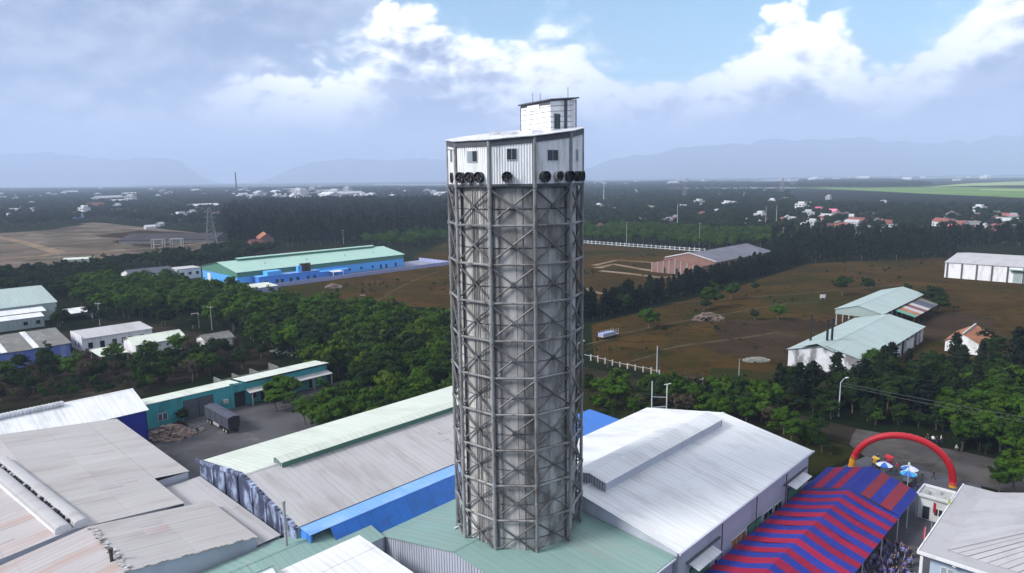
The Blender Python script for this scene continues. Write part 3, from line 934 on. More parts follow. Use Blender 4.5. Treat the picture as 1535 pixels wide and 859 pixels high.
# ---- head room: one ribbed wall for each side of the decagon
def facet(k):
    a, b = th_(k), th_(k + 1)
    p, q = tp(a, TR, 0), tp(b, TR, 0)
    ex = (q - p).normalized()
    nrm = Vector((ex.y, -ex.x, 0))
    return p, q, ex, nrm
def facet_box(k, x0, x1, d0, d1, z0, z1):
    p, q, ex, nr = facet(k)
    V = [p + ex * x + nr * d + Vector((0, 0, z)) for z in (z0, z1) for d in (d0, d1) for x in (x0, x1)]
    return V, [(0, 2, 3, 1), (4, 5, 7, 6), (2, 6, 7, 3), (0, 1, 5, 4), (0, 4, 6, 2), (1, 3, 7, 5)]
FW = 2 * TR * math.sin(R_(18))
WB = 53.25
for k in range(ND):
    p, q, ex, nr = facet(k)
    V, F = [], []
    n = 15
    xs = []
    for i in range(n):
        w = (FW - .5) / n
        x = .25 + i * w
        xs += [(x, .0), (x + w * .5, .0), (x + w * .6, .075), (x + w * .92, .075)]
    xs.append((FW - .25, 0))
    for x, d in xs:
        c = p + ex * x + nr * d
        V += [(c.x, c.y, WB), (c.x, c.y, roofz(c.x, c.y) - .6)]
    F = [(2 * i, 2 * i + 2, 2 * i + 3, 2 * i + 1) for i in range(len(xs) - 1)]
    new('wall_sheet', V, F, M['clad'], tw)
    # fascia below the roof, bottom beam
    zf = [roofz(*(p + ex * x)[:2]) for x in (0, FW)]
    V = [p + nr * d + Vector((0, 0, zf[0] + dz)) for dz in (-.68, -.05) for d in (-.05, .16)] + [q + nr * d + Vector((0, 0, zf[1] + dz)) for dz in (-.68, -.05) for d in (-.05, .16)]
    new('fascia', V, [(1, 5, 7, 3), (0, 2, 6, 4), (0, 4, 5, 1), (2, 3, 7, 6), (0, 1, 3, 2), (4, 6, 7, 5)], M['trim'], tw)
    V, F = facet_box(k, .1, FW - .1, -.05, .2, WB - .22, WB + .03)
    new('sill_beam', V, F, M['trim'], tw)
def tower_window(k, xc, w, z0, z1, dark_left=True):
    V, F = facet_box(k, xc - w / 2, xc + w / 2, .02, .13, z0, z1)
    f = new('window', V, F, M['frame'], tw)
    for i in range(2):
        x0 = xc - w / 2 + .06 + i * (w / 2 - .03)
        V, F = facet_box(k, x0, x0 + w / 2 - .09, .1, .15, z0 + .07, z1 - .07)
        new('pane', V, F, M['glass'] if (i == 0) == dark_left else (M['glass_pale'] if k == 0 else M['glass']), f)
def exhaust(k, xc, z=54.05, r=.60, ln=.68, m=None):
    p, q, ex, nr = facet(k)
    c = p + ex * xc + Vector((0, 0, z))
    mb = MB()
    mb.tube(c, c + nr * ln, r, r * 1.03, n=20, caps=False)
    mb.tube(c + nr * ln, c + nr * (ln - .03), r * 1.03, r * .9, n=20, caps=False)
    mb.tube(c + nr * (ln - .03), c + nr * .05, r * .9, r * .88, n=20, caps=False)
    o = mb.build('exhaust_fan', m or M['fan'], tw)
    mb = MB().tube(c + nr * (ln - .25), c + nr * (ln - .1), .12, n=10)
    for i in range(6):
        an = i * math.pi / 3
        rad = ex * math.cos(an) + Vector((0, 0, 1)) * math.sin(an)
        tan = ex * -math.sin(an) + Vector((0, 0, 1)) * math.cos(an)
        cc = c + nr * (ln - .2)
        mb.slab([cc + rad * .1 - tan * .07, cc + rad * .5 - tan * .14, cc + rad * .5 + tan * .14 + nr * .08, cc + rad * .1 + tan * .07 + nr * .04], .02)
    mb.build('fan_blade', M['dark'], o)
# k=-1: far-left side, 0: left, 1: front, 2: front right, 3: right
tower_window(-1, FW * .55, 1.1, 55.9, 57.3)
tower_window(0, FW * .53, 1.55, 55.75, 57.05, False)
tower_window(1, FW * .50, 1.15, 55.9, 57.2)
tower_window(2, FW * .48, 1.55, 55.8, 57.05)
tower_window(3, FW * .45, 1.1, 55.8, 57.2)
for k, xs in ((-1, [.6]), (0, [.20, .47, .76]), (1, [.40]), (2, [.24, .62, .93]), (3, [.35, .72])):
    for x in xs:
        exhaust(k, FW * x, ln=.3 if k == -1 else .62, m=M['fan_grey'] if (k == 2 and x == .62) else None)
for k in (4, 5, 6, 7):
    tower_window(k, FW * .5, 1.3, 55.8, 57.1)
# pitched roof of the head room, in strips
def clip(poly, axis, lim, keep_less):
    out = []
    for i in range(len(poly)):
        a, b = poly[i], poly[(i + 1) % len(poly)]
        ia = (a[axis] <= lim) == keep_less or abs(a[axis] - lim) < 1e-9
        ib = (b[axis] <= lim) == keep_less or abs(b[axis] - lim) < 1e-9
        if ia:
            out.append(a)
        if ia != ib:
            f = (lim - a[axis]) / (b[axis] - a[axis])
            out.append((a[0] + (b[0] - a[0]) * f, a[1] + (b[1] - a[1]) * f))
    return out
deca = [tuple(tp(th_(k), TR + .38, 0)[:2]) for k in range(ND)]
ns = 12
for i in range(ns):
    x0, x1 = -8.7 + 17.4 * i / ns + .012, -8.7 + 17.4 * (i + 1) / ns - .012
    pl = clip(clip(deca, 0, x1, True), 0, x0, False)
    if len(pl) < 3:
        continue
    dz = random.uniform(-.015, .02)
    MB().slab([(x, y, roofz(x, y) + .08 + dz) for x, y in pl], .09).build('roof_sheet', M['roof_tower'], tw)
# lift house on the roof
LC = Vector((4.35, -.45, 0))
LA, LB = Vector((-.62, .785, 0)), Vector((.80, .60, 0))
LB = Vector((.785, .62, 0))
WA, WBx = 5.6, 4.15
def lp(a, b, z):
    return LC + LA * a + LB * b + Vector((0, 0, z))
def ltop(a, b):
    return 63.15 - .03 * a + .10 * b
nb = 9
for i in range(nb):
    for side in range(4):
        z0f, z1f = i / nb, (i + 1) / nb - .012
        A, B = [((0, 0), (WA, 0)), ((WA, WBx), (0, WBx)), ((WA, 0), (WA, WBx)), ((0, WBx), (0, 0))][side]
        if side == 3:
            A, B = (0, 0), (0, WBx)
        P4 = []
        for (a, b) in (A, B):
            zb = 57.5
            zt = ltop(a, b) - .1
            P4.append((lp(a, b, zb + (zt - zb) * z0f), lp(a, b, zb + (zt - zb) * z1f)))
        out = (lp(*A, 0) + lp(*B, 0)) / 2 - lp(WA / 2, WBx / 2, 0)
        out.normalize()
        q4 = [P4[0][0], P4[1][0], P4[1][1], P4[0][1]]
        nn = (q4[1] - q4[0]).cross(q4[3] - q4[0])
        if nn.dot(out) < 0:
            q4 = [q4[1], q4[0], q4[3], q4[2]]
        q4 = [v + out * (.02 + .015 * (i % 2)) for v in q4]
        MB().slab(q4, .06).build('cladding_board', M['clad'], tw)
MB().slab([lp(.0, .02, 57.5), lp(.0, WBx, 57.5), lp(.0, WBx, 60), lp(0, .02, 60)], .02).build('corner_post', M['trim'], tw)
MB().bar(lp(-.06, WBx * .58, 57.6), lp(-.06, WBx * .58, ltop(0, WBx * .58) - .15), .38).build('corner_post', M['trim'], tw)
MB().bar(lp(WA + .03, -.03, 57.6), lp(WA + .03, -.03, ltop(WA, 0) - .15), .12).build('corner_post', M['trim'], tw)
MB().bar(lp(-.03, WBx + .03, 57.6), lp(-.03, WBx + .03, ltop(0, WBx) - .15), .12).build('corner_post', M['trim'], tw)
rq = [lp(-.3, -.3, ltop(-.3, -.3) + .1), lp(-.3, WBx + .3, ltop(-.3, WBx + .3) + .1), lp(WA + .3, WBx + .3, ltop(WA, WBx) + .1), lp(WA + .3, -.3, ltop(WA, -.3) + .1)]
MB().slab(rq, .16).build('lift_house_roof', M['trim'], tw)
# window and door on the right face, pale panel on the left face
def lbox(a0, a1, b0, b1, z0, z1, name, m, par=tw):
    V = [lp(a, b, z) for z in (z0, z1) for b in (b0, b1) for a in (a0, a1)]
    return new(name, V, [(0, 1, 3, 2), (4, 6, 7, 5), (0, 4, 5, 1), (2, 3, 7, 6), (0, 2, 6, 4), (1, 5, 7, 3)], m, par)
w_ = lbox(-.10, 0, .45, 1.5, 59.7, 61.6, 'window', M['frame'])
lbox(-.13, -.05, .50, .95, 59.78, 61.52, 'pane', M['glass'], w_)
lbox(-.13, -.05, 1.0, 1.45, 59.78, 61.52, 'pane', M['glass'], w_)
lbox(2.0, 4.2, -.14, -.06, 62.05, 62.75, 'name_board', M['clad'])
lbox(.05, WA, -.08, -.03, 62.6, 62.95, 'eave_trim', M['trim'])
for a, b, h in ((3.9, .5, 1.15), (2.6, .6, .95), (.6, 3.4, 1.3)):
    z = ltop(a, b) + .1
    MB().tube(lp(a, b, z), lp(a, b, z + h), .035, n=6).build('antenna', M['trim'], tw)
for x, y, w in ((-.6, -2.2, 1.0), (2.6, -4.4, .6), (-2.4, .8, .7)):
    z = roofz(x, y)
    MB().box(x - w, x + w, y - .5, y + .5, z - .15, z + .42).build('roof_hatch', M['roof_tower'], tw)
MB().tube(tp(th_(0) - .05, TR + .1, 57.2), tp(th_(0) - .05, TR + .8, 57.25), .05, n=6).build('lamp_arm', M['dark'], tw)

# ------------------------------------------------------------------ factory halls round the tower
# white warehouse right of the tower
b = gable('white_warehouse', 'large white gable-roofed warehouse with ridge ventilator right of the tower', 'warehouse', g(69, 39.2), 46, 41.6, 31.0, 9.0, 11.7, 15.5, M['metal_wall'], None, M['white_roof'], M['white_roof'], nu=14, nv=2)
monitor(b, 3.0, 36.5, 15.5, 2.5, 11.2, 12.75, M['white_roof'], M['metal_wall'], .55, 12)
MB().box(0, 41.6, -.06, -.01, 0, 3.9).build('lower_wall', M['lav_wall'], b)
MB().box(-.5, 42.1, -.75, -.47, 8.72, 8.98).build('gutter', M['metal_wall'], b)
for x0, x1 in ((2.6, 8.6), (32.8, 39.2)):
    cn = MB().slab([(x0, -1.6, 5.75), (x1, -1.6, 5.75), (x1, 0, 6.15), (x0, 0, 6.15)], .08).build('door_canopy', M['white_roof'], b)
    win(b, 'y-', -.06, x0 + .5, x1 - .5, .02, 5.1, M['green_clad'], 'roller_door', .1, 1, M['dark'])
win(b, 'y-', -.06, 14.4, 18.6, 3.0, 4.3, M['rust_tile'], nsplit=3)
win(b, 'y-', -.06, 19.4, 23.6, .02, 4.4, M['green_clad'], 'roller_door', .1, 1, M['dark'])
win(b, 'y-', -.06, 24.6, 27.6, 3.2, 4.3, nsplit=2)
win(b, 'y-', -.06, 28.4, 31.0, 3.0, 4.2, nsplit=2)
win(b, 'y-', -.06, 9.4, 10.3, 2.2, 3.6, nsplit=1)
for x in (10.4, 20.8, 31.2):
    MB().tube((x, -.62, 0.1), (x, -.62, 8.7), .08, n=6).build('downpipe', M['trim'], b)
MB().box(2, 10.6, -.35, -.12, 6.35, 6.55).build('conduit', M['trim'], b)
MB().box(31.5, 40.6, -.35, -.12, 6.35, 6.55).build('conduit', M['trim'], b)

# teal-roofed hall at the foot of the tower
b = gable('teal_roofed_hall', 'hall with broad teal metal roof round the foot of the tower', 'factory hall', g(50, 39.6), 46, 18.6, 34.6, 8.2, 9.4, 19.0, M['metal_wall'], M['metal_wall'], M['teal_roof'], M['teal_roof'], ze2=5.7, nu=6, nv=1, x0wall=False, over=.3)
ribwall('ribbed_wall', 0, 34.6, lambda y: (8.2 + 1.2 * y / 19 if y < 19 else 9.4 - 3.7 * (y - 19) / 15.6) - .12, -.02, 0, M['metal_wall'], b, .5, .1)
MB().box(-.6, 18.6, -.55, -.3, 7.85, 8.1).build('gutter', M['metal_wall'], b)
for x, y, w in ((5, 24.5, .7), (8, 22, .3), (12, 27, .4)):
    zz = 9.4 - 3.7 * (y - 19) / 15.6
    MB().box(x, x + w * 1.4, y, y + w * .4, zz + .08, zz + .2).build('loose_sheet', M['white_roof'], b)

# blue-roofed passage between the halls
b = thing('blue_roofed_passage', 'long passage with bright blue sheet roof between grey and teal roofs', 'factory hall', g(41, 70.4), GA)
sheets(b, [(3, 3.9, 5.45), (27.8, 3.9, 5.45), (27.8, 6.4, 8.15), (3, 6.4, 8.15)], 12, 1, M['blue_roof'])
sheets(b, [(0, 6.4, 8.2), (27.8, 6.4, 8.2), (27.8, 9.0, 8.35), (0, 9.0, 8.35)], 12, 1, M['light_blue'])
sheets(b, [(27.9, .3, 7.9), (63, .3, 7.9), (63, 9.0, 8.4), (27.9, 9.0, 8.4)], 16, 1, M['blue_roof'])
MB().box(0.1, 62.8, 8.7, 8.95, 0, 8.2).build('wall', M['mid_blue'], b)
MB().box(62.6, 62.9, .4, 8.6, 0, 7.7).build('wall', M['mid_blue'], b)
MB().box(.1, .35, 6.5, 8.7, 0, 8.0).build('wall', M['mid_blue'], b)

# grey and cream hall with the stained gable wall
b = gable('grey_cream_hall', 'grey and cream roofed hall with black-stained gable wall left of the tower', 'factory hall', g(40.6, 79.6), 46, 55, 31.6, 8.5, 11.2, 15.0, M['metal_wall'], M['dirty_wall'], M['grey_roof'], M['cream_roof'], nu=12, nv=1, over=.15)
monitor(b, 5.5, 52, 15.0, 1.3, 10.8, 12.0, M['cream_roof'], M['green_clad'], .3, 14, M['pale_teal'])
patches(b, 4, 2, 50, .5, 13.2, lambda y: 8.5 + 2.7 * y / 15, ['bl_roof', 'grey_roof'], 2)
cp = MB()
for y in [i * .9 for i in range(36)]:
    z = 8.5 + 2.7 * y / 15 if y < 15 else 11.2 - 2.7 * (y - 15) / 16.6
    cp.box(-.3, .18, y, y + .9, z - .3, z + random.uniform(.18, .27))
cp.build('parapet', M['dirty_wall'], b)
for y in (4, 8.2, 12.4, 17, 21.5, 26):
    MB().box(-.22, 0, y, y + .35, 0, (8.5 + 2.7 * y / 15 if y < 15 else 11.2 - 2.7 * (y - 15) / 16.6) - .3).build('buttress', M['dirty_wall'], b)

# low shed between the stained wall and the big hall
b = thing('low_white_shed', 'low pale flat-pitched shed below the black-stained wall', 'shed', g(33.4, 82.8), GA)
sheets(b, [(0, 0, 6.2), (6.6, 0, 6.4), (6.6, 27, 6.6), (0, 27, 6.4)], 2, 9, M['grey_roof'], jit=.015)
MB().box(0.1, 6.5, .05, .3, 0, 6.05).build('wall', M['metal_wall'], b)
MB().box(6.25, 6.5, .3, 26.9, 0, 6.15).build('wall', M['metal_wall'], b)

# big pinkish-grey hall on the left, near bay
b = gable('near_grey_hall', 'pinkish grey metal roof in the bottom left corner with broken ridge tiles', 'factory hall', g(36.4, 82.6), 136, 14.7, 31.4, 7.7, 9.8, 15.2, M['metal_wall'], M['metal_wall'], M['bl_roof'], M['rust_roof'], nu=3, nv=2, over=.25, ridge=False)
patches(b, 2, .5, 14, .5, 13, lambda y: 7.7 + 2.1 * y / 15.2, ['rust_roof'], 5)
for i in range(34):
    x = .3 + i * .42
    if random.random() < .78:
        s_ = random.uniform(.18, .34)
        c = Vector((x, 15.2 + random.uniform(-.25, .25), 9.95 + random.uniform(-.05, .1)))
        mb = MB()
        mb.slab([c + Vector((-s_, -s_, random.uniform(-.1, .05))), c + Vector((s_, -s_, random.uniform(-.05, .1))), c + Vector((s_, s_, random.uniform(-.1, .05))), c + Vector((-s_, s_, .02))], .06)
        mb.build('ridge_tile', random.choice([M['grey_roof'], M['moss_roof'], M['bl_roof']]), b)
for i in range(22):
    x = -.25
    y = .4 + i * .7
    z = 7.7 + 2.1 * y / 15.2
    if random.random() < .7:
        MB().box(x - .1, x + .3, y, y + .55, z + .02, z + .2 + random.random() * .12).build('verge_tile', M['bl_roof'], b)
pp = tag(MB().tube((0, 0, 0), (0, 0, 11.3), .2, n=12).tube((0, 0, 11.0), (0, 0, 11.35), .27, n=12).build('flue_pipe', M['rustpole']), 'short black flue pipe rising through the pinkish grey roof, bottom left', 'flue pipe')
pp.location = g(20.6, 86.3, 0)
# far bay with the double-barrelled ventilator
b = gable('far_grey_hall', 'huge pinkish grey roofed hall at left with long white double ridge ventilator', 'factory hall', g(33.2, 98.3), 136, 48.4, 28.4, 8.3, 9.8, 13.6, M['metal_wall'], M['metal_wall'], M['bl_roof'], M['rust_roof'], nu=6, nv=2, over=.12, ridge=False)
sheets(b, [(12, -5.4, 7.75), (48.5, -5.4, 7.75), (48.5, -.15, 8.3), (12, -.15, 8.3)], 10, 1, M['bl_roof'])
MB().box(12.0, 48.2, -5.2, -4.95, 0, 7.6).build('wall', M['metal_wall'], b)
MB().box(12.0, 12.25, -4.95, 0, 0, 7.65).build('wall', M['metal_wall'], b)
MB().box(48.0, 48.25, -4.95, 0, 0, 7.65).build('wall', M['metal_wall'], b)
patches(b, 4, 1, 46, .3, 11, lambda y: 8.3 + 1.5 * y / 13.6, ['grey_roof', 'rust_roof'], 3)
patches(b, 3, 1, 46, 17, 26, lambda y: 9.8 - 1.5 * (y - 13.6) / 14.8, ['bl_roof'], 4)
for yc, hw, m_ in ((12.6, .88, 'grey_roof'), (14.65, .92, 'grey_roof')):
    V, F = [], []
    n, m = 15, 7
    for i in range(n + 1):
        for j in range(m):
            an = math.pi * j / (m - 1)
            V.append((.3 + 33 * i / n, yc + .085 * 33 * i / n - hw * math.cos(an), 10.0 + .62 * math.sin(an) ** .6 + random.uniform(-.02, .02)))
    V += [(x, y, z - .08) for x, y, z in V]
    K = (n + 1) * m
    for i in range(n):
        for j in range(m - 1):
            a = i * m + j
            F.append((a, a + m, a + m + 1, a + 1))
            F.append((a + K, a + 1 + K, a + m + 1 + K, a + m + K))
    new('barrel_sheet', V, F, M[m_], b)
    pr = [(yc - hw * math.cos(math.pi * j / 6), 10.0 + .60 * max(math.sin(math.pi * j / 6), 0) ** .6) for j in range(7)]
    for xe in (.28, 33.3):
        V = [(xe, y + .085 * xe, z) for y, z in pr] + [(xe, yc + hw + .085 * xe, 9.1), (xe, yc - hw + .085 * xe, 9.1)]
        V += [(x + .06, y, z) for x, y, z in V]
        n_ = 9
        new('barrel_end', V, [tuple(reversed(range(n_))), tuple(range(n_, 2 * n_))] + [(i, (i + 1) % n_, (i + 1) % n_ + n_, i + n_) for i in range(n_)], M['white_wall'], b)
    for e in (-hw + .03, hw - .03):
        MB().bar((.3, yc + e, 9.55), (33.3, yc + e + 2.8, 9.55), .06, 1.0).build('barrel_wall', M['white_wall'], b)
for i in range(36):
    x = .8 + i * .9
    dy = .085 * x
    if random.random() < .85:
        MB().box(x, x + random.uniform(.35, .62), 13.45 + dy, 13.76 + dy, 9.9, 10.4 + random.random() * .2).build('louvre', M['dark'] if random.random() < .75 else M['concrete'], b)
    if random.random() < .7:
        yy = 15.25 + dy
        MB().slab([(x, yy - .2, 10.52), (x + .3, yy - .15, 10.53), (x + .35, yy + .12, 10.36), (x + .05, yy + .1, 10.38)], .05).build('torn_flap', M['trim'] if random.random() < .6 else M['white_roof'], b)
MB().box(-.65, -.2, -3.0, 28.4, 7.1, 7.5).build('gutter', M['dark'], b)
MB().box(-.1, -.02, 0, 28.3, 7.9, 8.3).build('gutter', M['trim'], b)

# white-roofed hall with the deep blue end wall
b = gable('blue_walled_hall', 'white roofed hall with deep blue end wall behind the big grey roof', 'factory hall', g(8, 147.2), 46, 36.2, 17, 8.1, 10.6, 8.5, M['deep_blue'], M['deep_blue'], M['white_roof'], M['white_roof'], nu=16, nv=2)
sc_ = MB()
for i in range(38):
    x = .2 + i * .62
    sc_.tube((x, 7.7, 10.75), (x + .58, 7.7, 10.75), .62, .5, n=10)
sc_.build('ridge_vent', M['white_roof'], b)

# white annex and teal annex in front of the tower
b = thing('white_annex', 'white sheet roof in the bottom foreground left of the tower foot', 'annex', g(14, 57), GA)
sheets(b, [(0, 0, 7.4), (31.5, 0, 7.4), (31.5, 15.2, 8.2), (0, 15.2, 8.2)], 4, 8, M['white_roof'], jit=.03)
MB().box(.1, 31.4, 14.9, 15.1, 0, 8.0).build('wall', M['metal_wall'], b)
MB().box(31.2, 31.4, .1, 14.9, 0, 7.2).build('wall', M['metal_wall'], b)
sk = MB().slab([(15.2, 13.6, 8.25), (19.5, 13.6, 8.25), (19.5, 15.0, 9.2), (15.2, 15.0, 9.2)], .06).slab([(19.5, 16.4, 8.25), (15.2, 16.4, 8.25), (15.2, 15.0, 9.2), (19.5, 15.0, 9.2)], .06).build('skylight', M['clad'], b)
MB().bar((15.2, 13.5, 8.25), (15.2, 15, 9.26), .16).bar((15.2, 16.5, 8.25), (15.2, 15, 9.26), .16).bar((19.5, 13.5, 8.25), (19.5, 15, 9.26), .16).bar((19.5, 16.5, 8.25), (19.5, 15, 9.26), .16).bar((15.2, 15, 9.28), (19.5, 15, 9.28), .12).build('skylight_frame', M['teal_roof'], sk)
b = gable('teal_annex', 'narrow teal-roofed annex between pinkish roof and white foreground roof', 'annex', g(8, 72.4), 46, 41.5, 9.9, 6.2, 7.2, 5.6, M['metal_wall'], None, M['teal_roof'], M['teal_roof'], nu=10, nv=1, over=.05)
pp = tag(MB().tube((0, 0, 0), (0, 0, 13.2), .2, n=10).tube((0, 0, 13.0), (0, 0, 13.3), .28, n=10).tube((0, 0, 9.0), (0, 0, 9.15), .27, n=10).build('flue_pipe', M['pole']), 'slim grey flue pipe standing in the teal annex roof', 'flue pipe')
pp.location = g(38.6, 78.6)

# turquoise workshop row behind the yard
b = thing('turquoise_workshop', 'long turquoise workshop with cream roof strip behind the truck yard', 'workshop', g(46.5, 158), GA)
MB().box(0, 20.5, 0, .3, 0, 5.6).build('wall', M['teal_wall'], b)
MB().box(20.5, 23.4, 0, .3, 3.7, 5.9).build('wall', M['teal_wall'], b)
MB().box(19.6, 20.5, -.1, -.01, 0, 6.1).build('pilaster', M['teal_wall'], b)
MB().box(0, 46, 6.2, 6.5, 0, 4.6).build('wall', M['teal_wall'], b)
MB().box(0, .3, .3, 6.2, 0, 5.2).build('wall', M['teal_wall'], b)
MB().box(45.7, 46, .3, 6.2, 0, 5.2).build('wall', M['teal_wall'], b)
MB().box(23.4, 46, .3, .6, 0, 5.3).build('wall', M['teal_wall'], b)
sheets(b, [(-.2, -.15, 5.75), (22.5, -.15, 5.75), (22.5, 6.7, 5.2), (-.2, 6.7, 5.2)], 9, 1, M['cream_roof'])
sheets(b, [(23.3, -.4, 5.95), (46.2, -.4, 5.95), (46.2, 6.7, 5.3), (23.3, 6.7, 5.3)], 9, 1, M['cream_roof'])
MB().slab([(23.4, -2.4, 3.5), (46, -2.4, 3.5), (46, .28, 3.9), (23.4, .28, 3.9)], .1).build('porch_roof', M['concrete'], b)
for x in (24, 29.5, 35, 40.5, 45.7):
    MB().box(x, x + .18, -2.2, -2.02, 0, 3.42).build('porch_post', M['concrete'], b)
win(b, 'y-', 0, 8.8, 15.6, .02, 4.6, M['trim'], 'roller_door', .08, 2, M['dark'])
win(b, 'y-', 0, 3.2, 5.2, 1.3, 3.0, M['trim'], nsplit=2)
win(b, 'y-', 0.3, 20.6, 23.3, .02, 3.6, M['dark'], 'roller_door', .05, 1, M['dark'])
for x in (25, 27, 31, 34.2, 37, 40.2, 43):
    win(b, 'y-', .3, x, x + 1.3, .05 if x in (27, 34.2, 40.2) else 1.0, 2.5, nsplit=1)
MB().box(17.6, 18.8, -.9, -.02, 1.9, 2.7).build('air_conditioner', M['concrete'], b)
# tarpaulin-covered truck backed to the workshop
b = thing('box_truck', 'dark tarpaulin-covered truck trailer backed up to the turquoise workshop', 'truck', g(58.2, 153.6), GA - math.pi / 2)
# local x runs towards the camera (-t), y along s
MB().box(0, 12.2, 0, 2.6, 1.25, 3.7).build('cargo_box', M['truck'], b)
MB().slab([(-.05, -.05, 3.72), (12.25, -.05, 3.72), (12.25, 1.3, 4.0), (-.05, 1.3, 4.0)], .05).slab([(12.25, 2.65, 3.72), (-.05, 2.65, 3.72), (-.05, 1.3, 4.0), (12.25, 1.3, 4.0)], .05).build('tarpaulin_top', M['truck'], b)
MB().box(.2, 12.0, .5, 2.1, .95, 1.22).build('chassis', M['dark'], b)
MB().box(12.22, 12.3, .1, 2.5, 1.35, 3.55).build('tailgate', M['dark'], b)
for x in (1.4, 2.7, 9.6, 10.9):
    for y in (.18, 2.42):
        w = MB().tube((x, y - .17, .5), (x, y + .17, .5), .5, n=16).build('wheel', M['tyre'], b)
        MB().tube((x, y - .19, .5), (x, y + .19, .5), .26, n=10).build('rim', M['concrete'], w)
for x in (3, 6, 9):
    MB().box(x, x + .08, -.04, 2.64, 1.25, 3.74).build('tarpaulin_bow', M['dark'], b)
MB().box(4.2, 7.2, -.02, .3, .55, 1.05).build('side_guard', M['concrete'], b)

def heap(name, label, cat, loc, r, h, m, n=90, seed=1, sy=.8):
    rr = random.Random(seed)
    mb = MB()
    for i in range(n):
        a = rr.uniform(0, 6.28)
        d = math.sqrt(rr.random())
        x, y = math.cos(a) * d * r, math.sin(a) * d * r * sy
        z = h * (1 - d ** 1.4) * rr.uniform(.75, 1.05)
        s = rr.uniform(.12, .3) * max(r, 2) * .45
        pts = [Vector((rr.uniform(-s, s), rr.uniform(-s, s), rr.uniform(-s * .5, s * .5))) for _ in range(8)]
        q = [Vector((sx * s, sy_ * s, sz * s * .6)) + pts[k] * .4 + Vector((x, y, z)) for k, (sx, sy_, sz) in enumerate([(-1, -1, -1), (1, -1, -1), (1, 1, -1), (-1, 1, -1), (-1, -1, 1), (1, -1, 1), (1, 1, 1), (-1, 1, 1)])]
        mb.add(q, [(0, 3, 2, 1), (4, 5, 6, 7), (0, 1, 5, 4), (1, 2, 6, 5), (2, 3, 7, 6), (3, 0, 4, 7)])
    o = mb.build(name, m)
    o.location = loc
    return tag(o, label, cat)
heap('rubble_heap', 'brown heap of rubble and scrap beside the deep blue wall', 'rubble heap', g(49.5, 150.5), 4.8, 2.2, M['rubble'], 150, 3)
heap('rubble_heap', 'small pale pile of sacks next to the brown rubble heap', 'rubble heap', g(54.8, 149.0), 1.5, 1.0, M['lime'], 30, 4)
heap('scrap_pile', 'dark scrap pile under the bush by the turquoise wall', 'rubble heap', g(52.8, 155), 2.0, 1.2, M['plough'], 40, 5)
heap('lime_mound', 'pale domed mound in the meadow beyond the fence', 'mound', gp(1134, 541), 3.8, 1.0, M['lime'], 120, 6, .5)
heap('scrap_pile', 'grey scrap heap in the middle of the brown field', 'rubble heap', gp(1062, 479), 6, 2.4, M['rubble'], 90, 7, .6)
heap('scrap_pile', 'low dark scrub mound in the field below the blue factory', 'mound', gp(500, 431), 4.5, 2.0, M['rubble'], 80, 8, .6)

# white car under the trees at the yard edge
def car(label, loc, rz, paint):
    c = thing('parked_car', label, 'car', loc, rz)
    prof = [(-2.1, .45), (2.15, .45), (2.2, .8), (1.3, .95), (.65, 1.45), (-1.1, 1.48), (-1.75, 1.0), (-2.15, .9)]
    n = len(prof)
    V = [(x, -.85 if z < 1.2 else -.7, z) for x, z in prof] + [(x, .85 if z < 1.2 else .7, z) for x, z in prof]
    F = [tuple(range(n)), tuple(reversed(range(n, 2 * n)))] + [(i, i + n, (i + 1) % n + n, (i + 1) % n) for i in range(n)]
    new('body', V, F, paint, c)
    MB().slab([(1.32, -.68, .99), (1.32, .68, .99), (.68, .6, 1.43), (.68, -.6, 1.43)], .02).build('windscreen', M['glass'], c)
    for sy in (-1, 1):
        MB().box(-1.2, .7, sy * .8 - .03, sy * .8 + .03, 1.0, 1.36).build('side_window', M['glass'], c)
        for x in (-1.35, 1.35):
            MB().tube((x, sy * .86 - .1, .33), (x, sy * .86 + .1, .33), .33, n=14).build('wheel', M['tyre'], c)
        MB().box(2.12, 2.22, sy * .6 - .18, sy * .6 + .18, .6, .78).build('headlight', M['glass_pale'], c)
    return c
car('white car half hidden under the trees behind the cream roof', g(77.5, 131, .02), GA, M['car_white'])

# ------------------------------------------------------------------ striped festival tent
tn = thing('festival_tent', 'long blue and red striped gable tent beside the white warehouse', 'tent', g(74, 31.4), GA)
TL, THW, TZ, TRZ = 43.5, 7.0, 3.9, 6.1
x = 0.0
i = 0
cols = ['blue_cloth', 'red_cloth']
TS = 33.0
wd = [1.1, 1.25]
while x < TS - .2:
    w = random.uniform(1.45, 1.75)
    x1 = min(x + w, TS)
    for sg in (-1, 1):
        mm = M[cols[i % 2]]
        sag = random.uniform(.12, .30)
        ym = sg * THW * .5
        zm = (TZ + TRZ) / 2 - sag
        e = [(x, 0, TRZ), (x1, 0, TRZ), (x1, ym, zm), (x, ym, zm), (x1, sg * THW, TZ), (x, sg * THW, TZ)]
        e = [(a, b_, c_ - .04) for a, b_, c_ in e] + e
        F = [(6, 7, 8, 9), (9, 8, 10, 11), (0, 3, 2, 1), (3, 5, 4, 2), (11, 10, 4, 5), (0, 6, 9, 3), (3, 9, 11, 5), (1, 2, 8, 7), (2, 4, 10, 8), (0, 1, 7, 6)]
        new('canopy_panel', e, F, mm, tn)
    x = x1 + .006
    i += 1
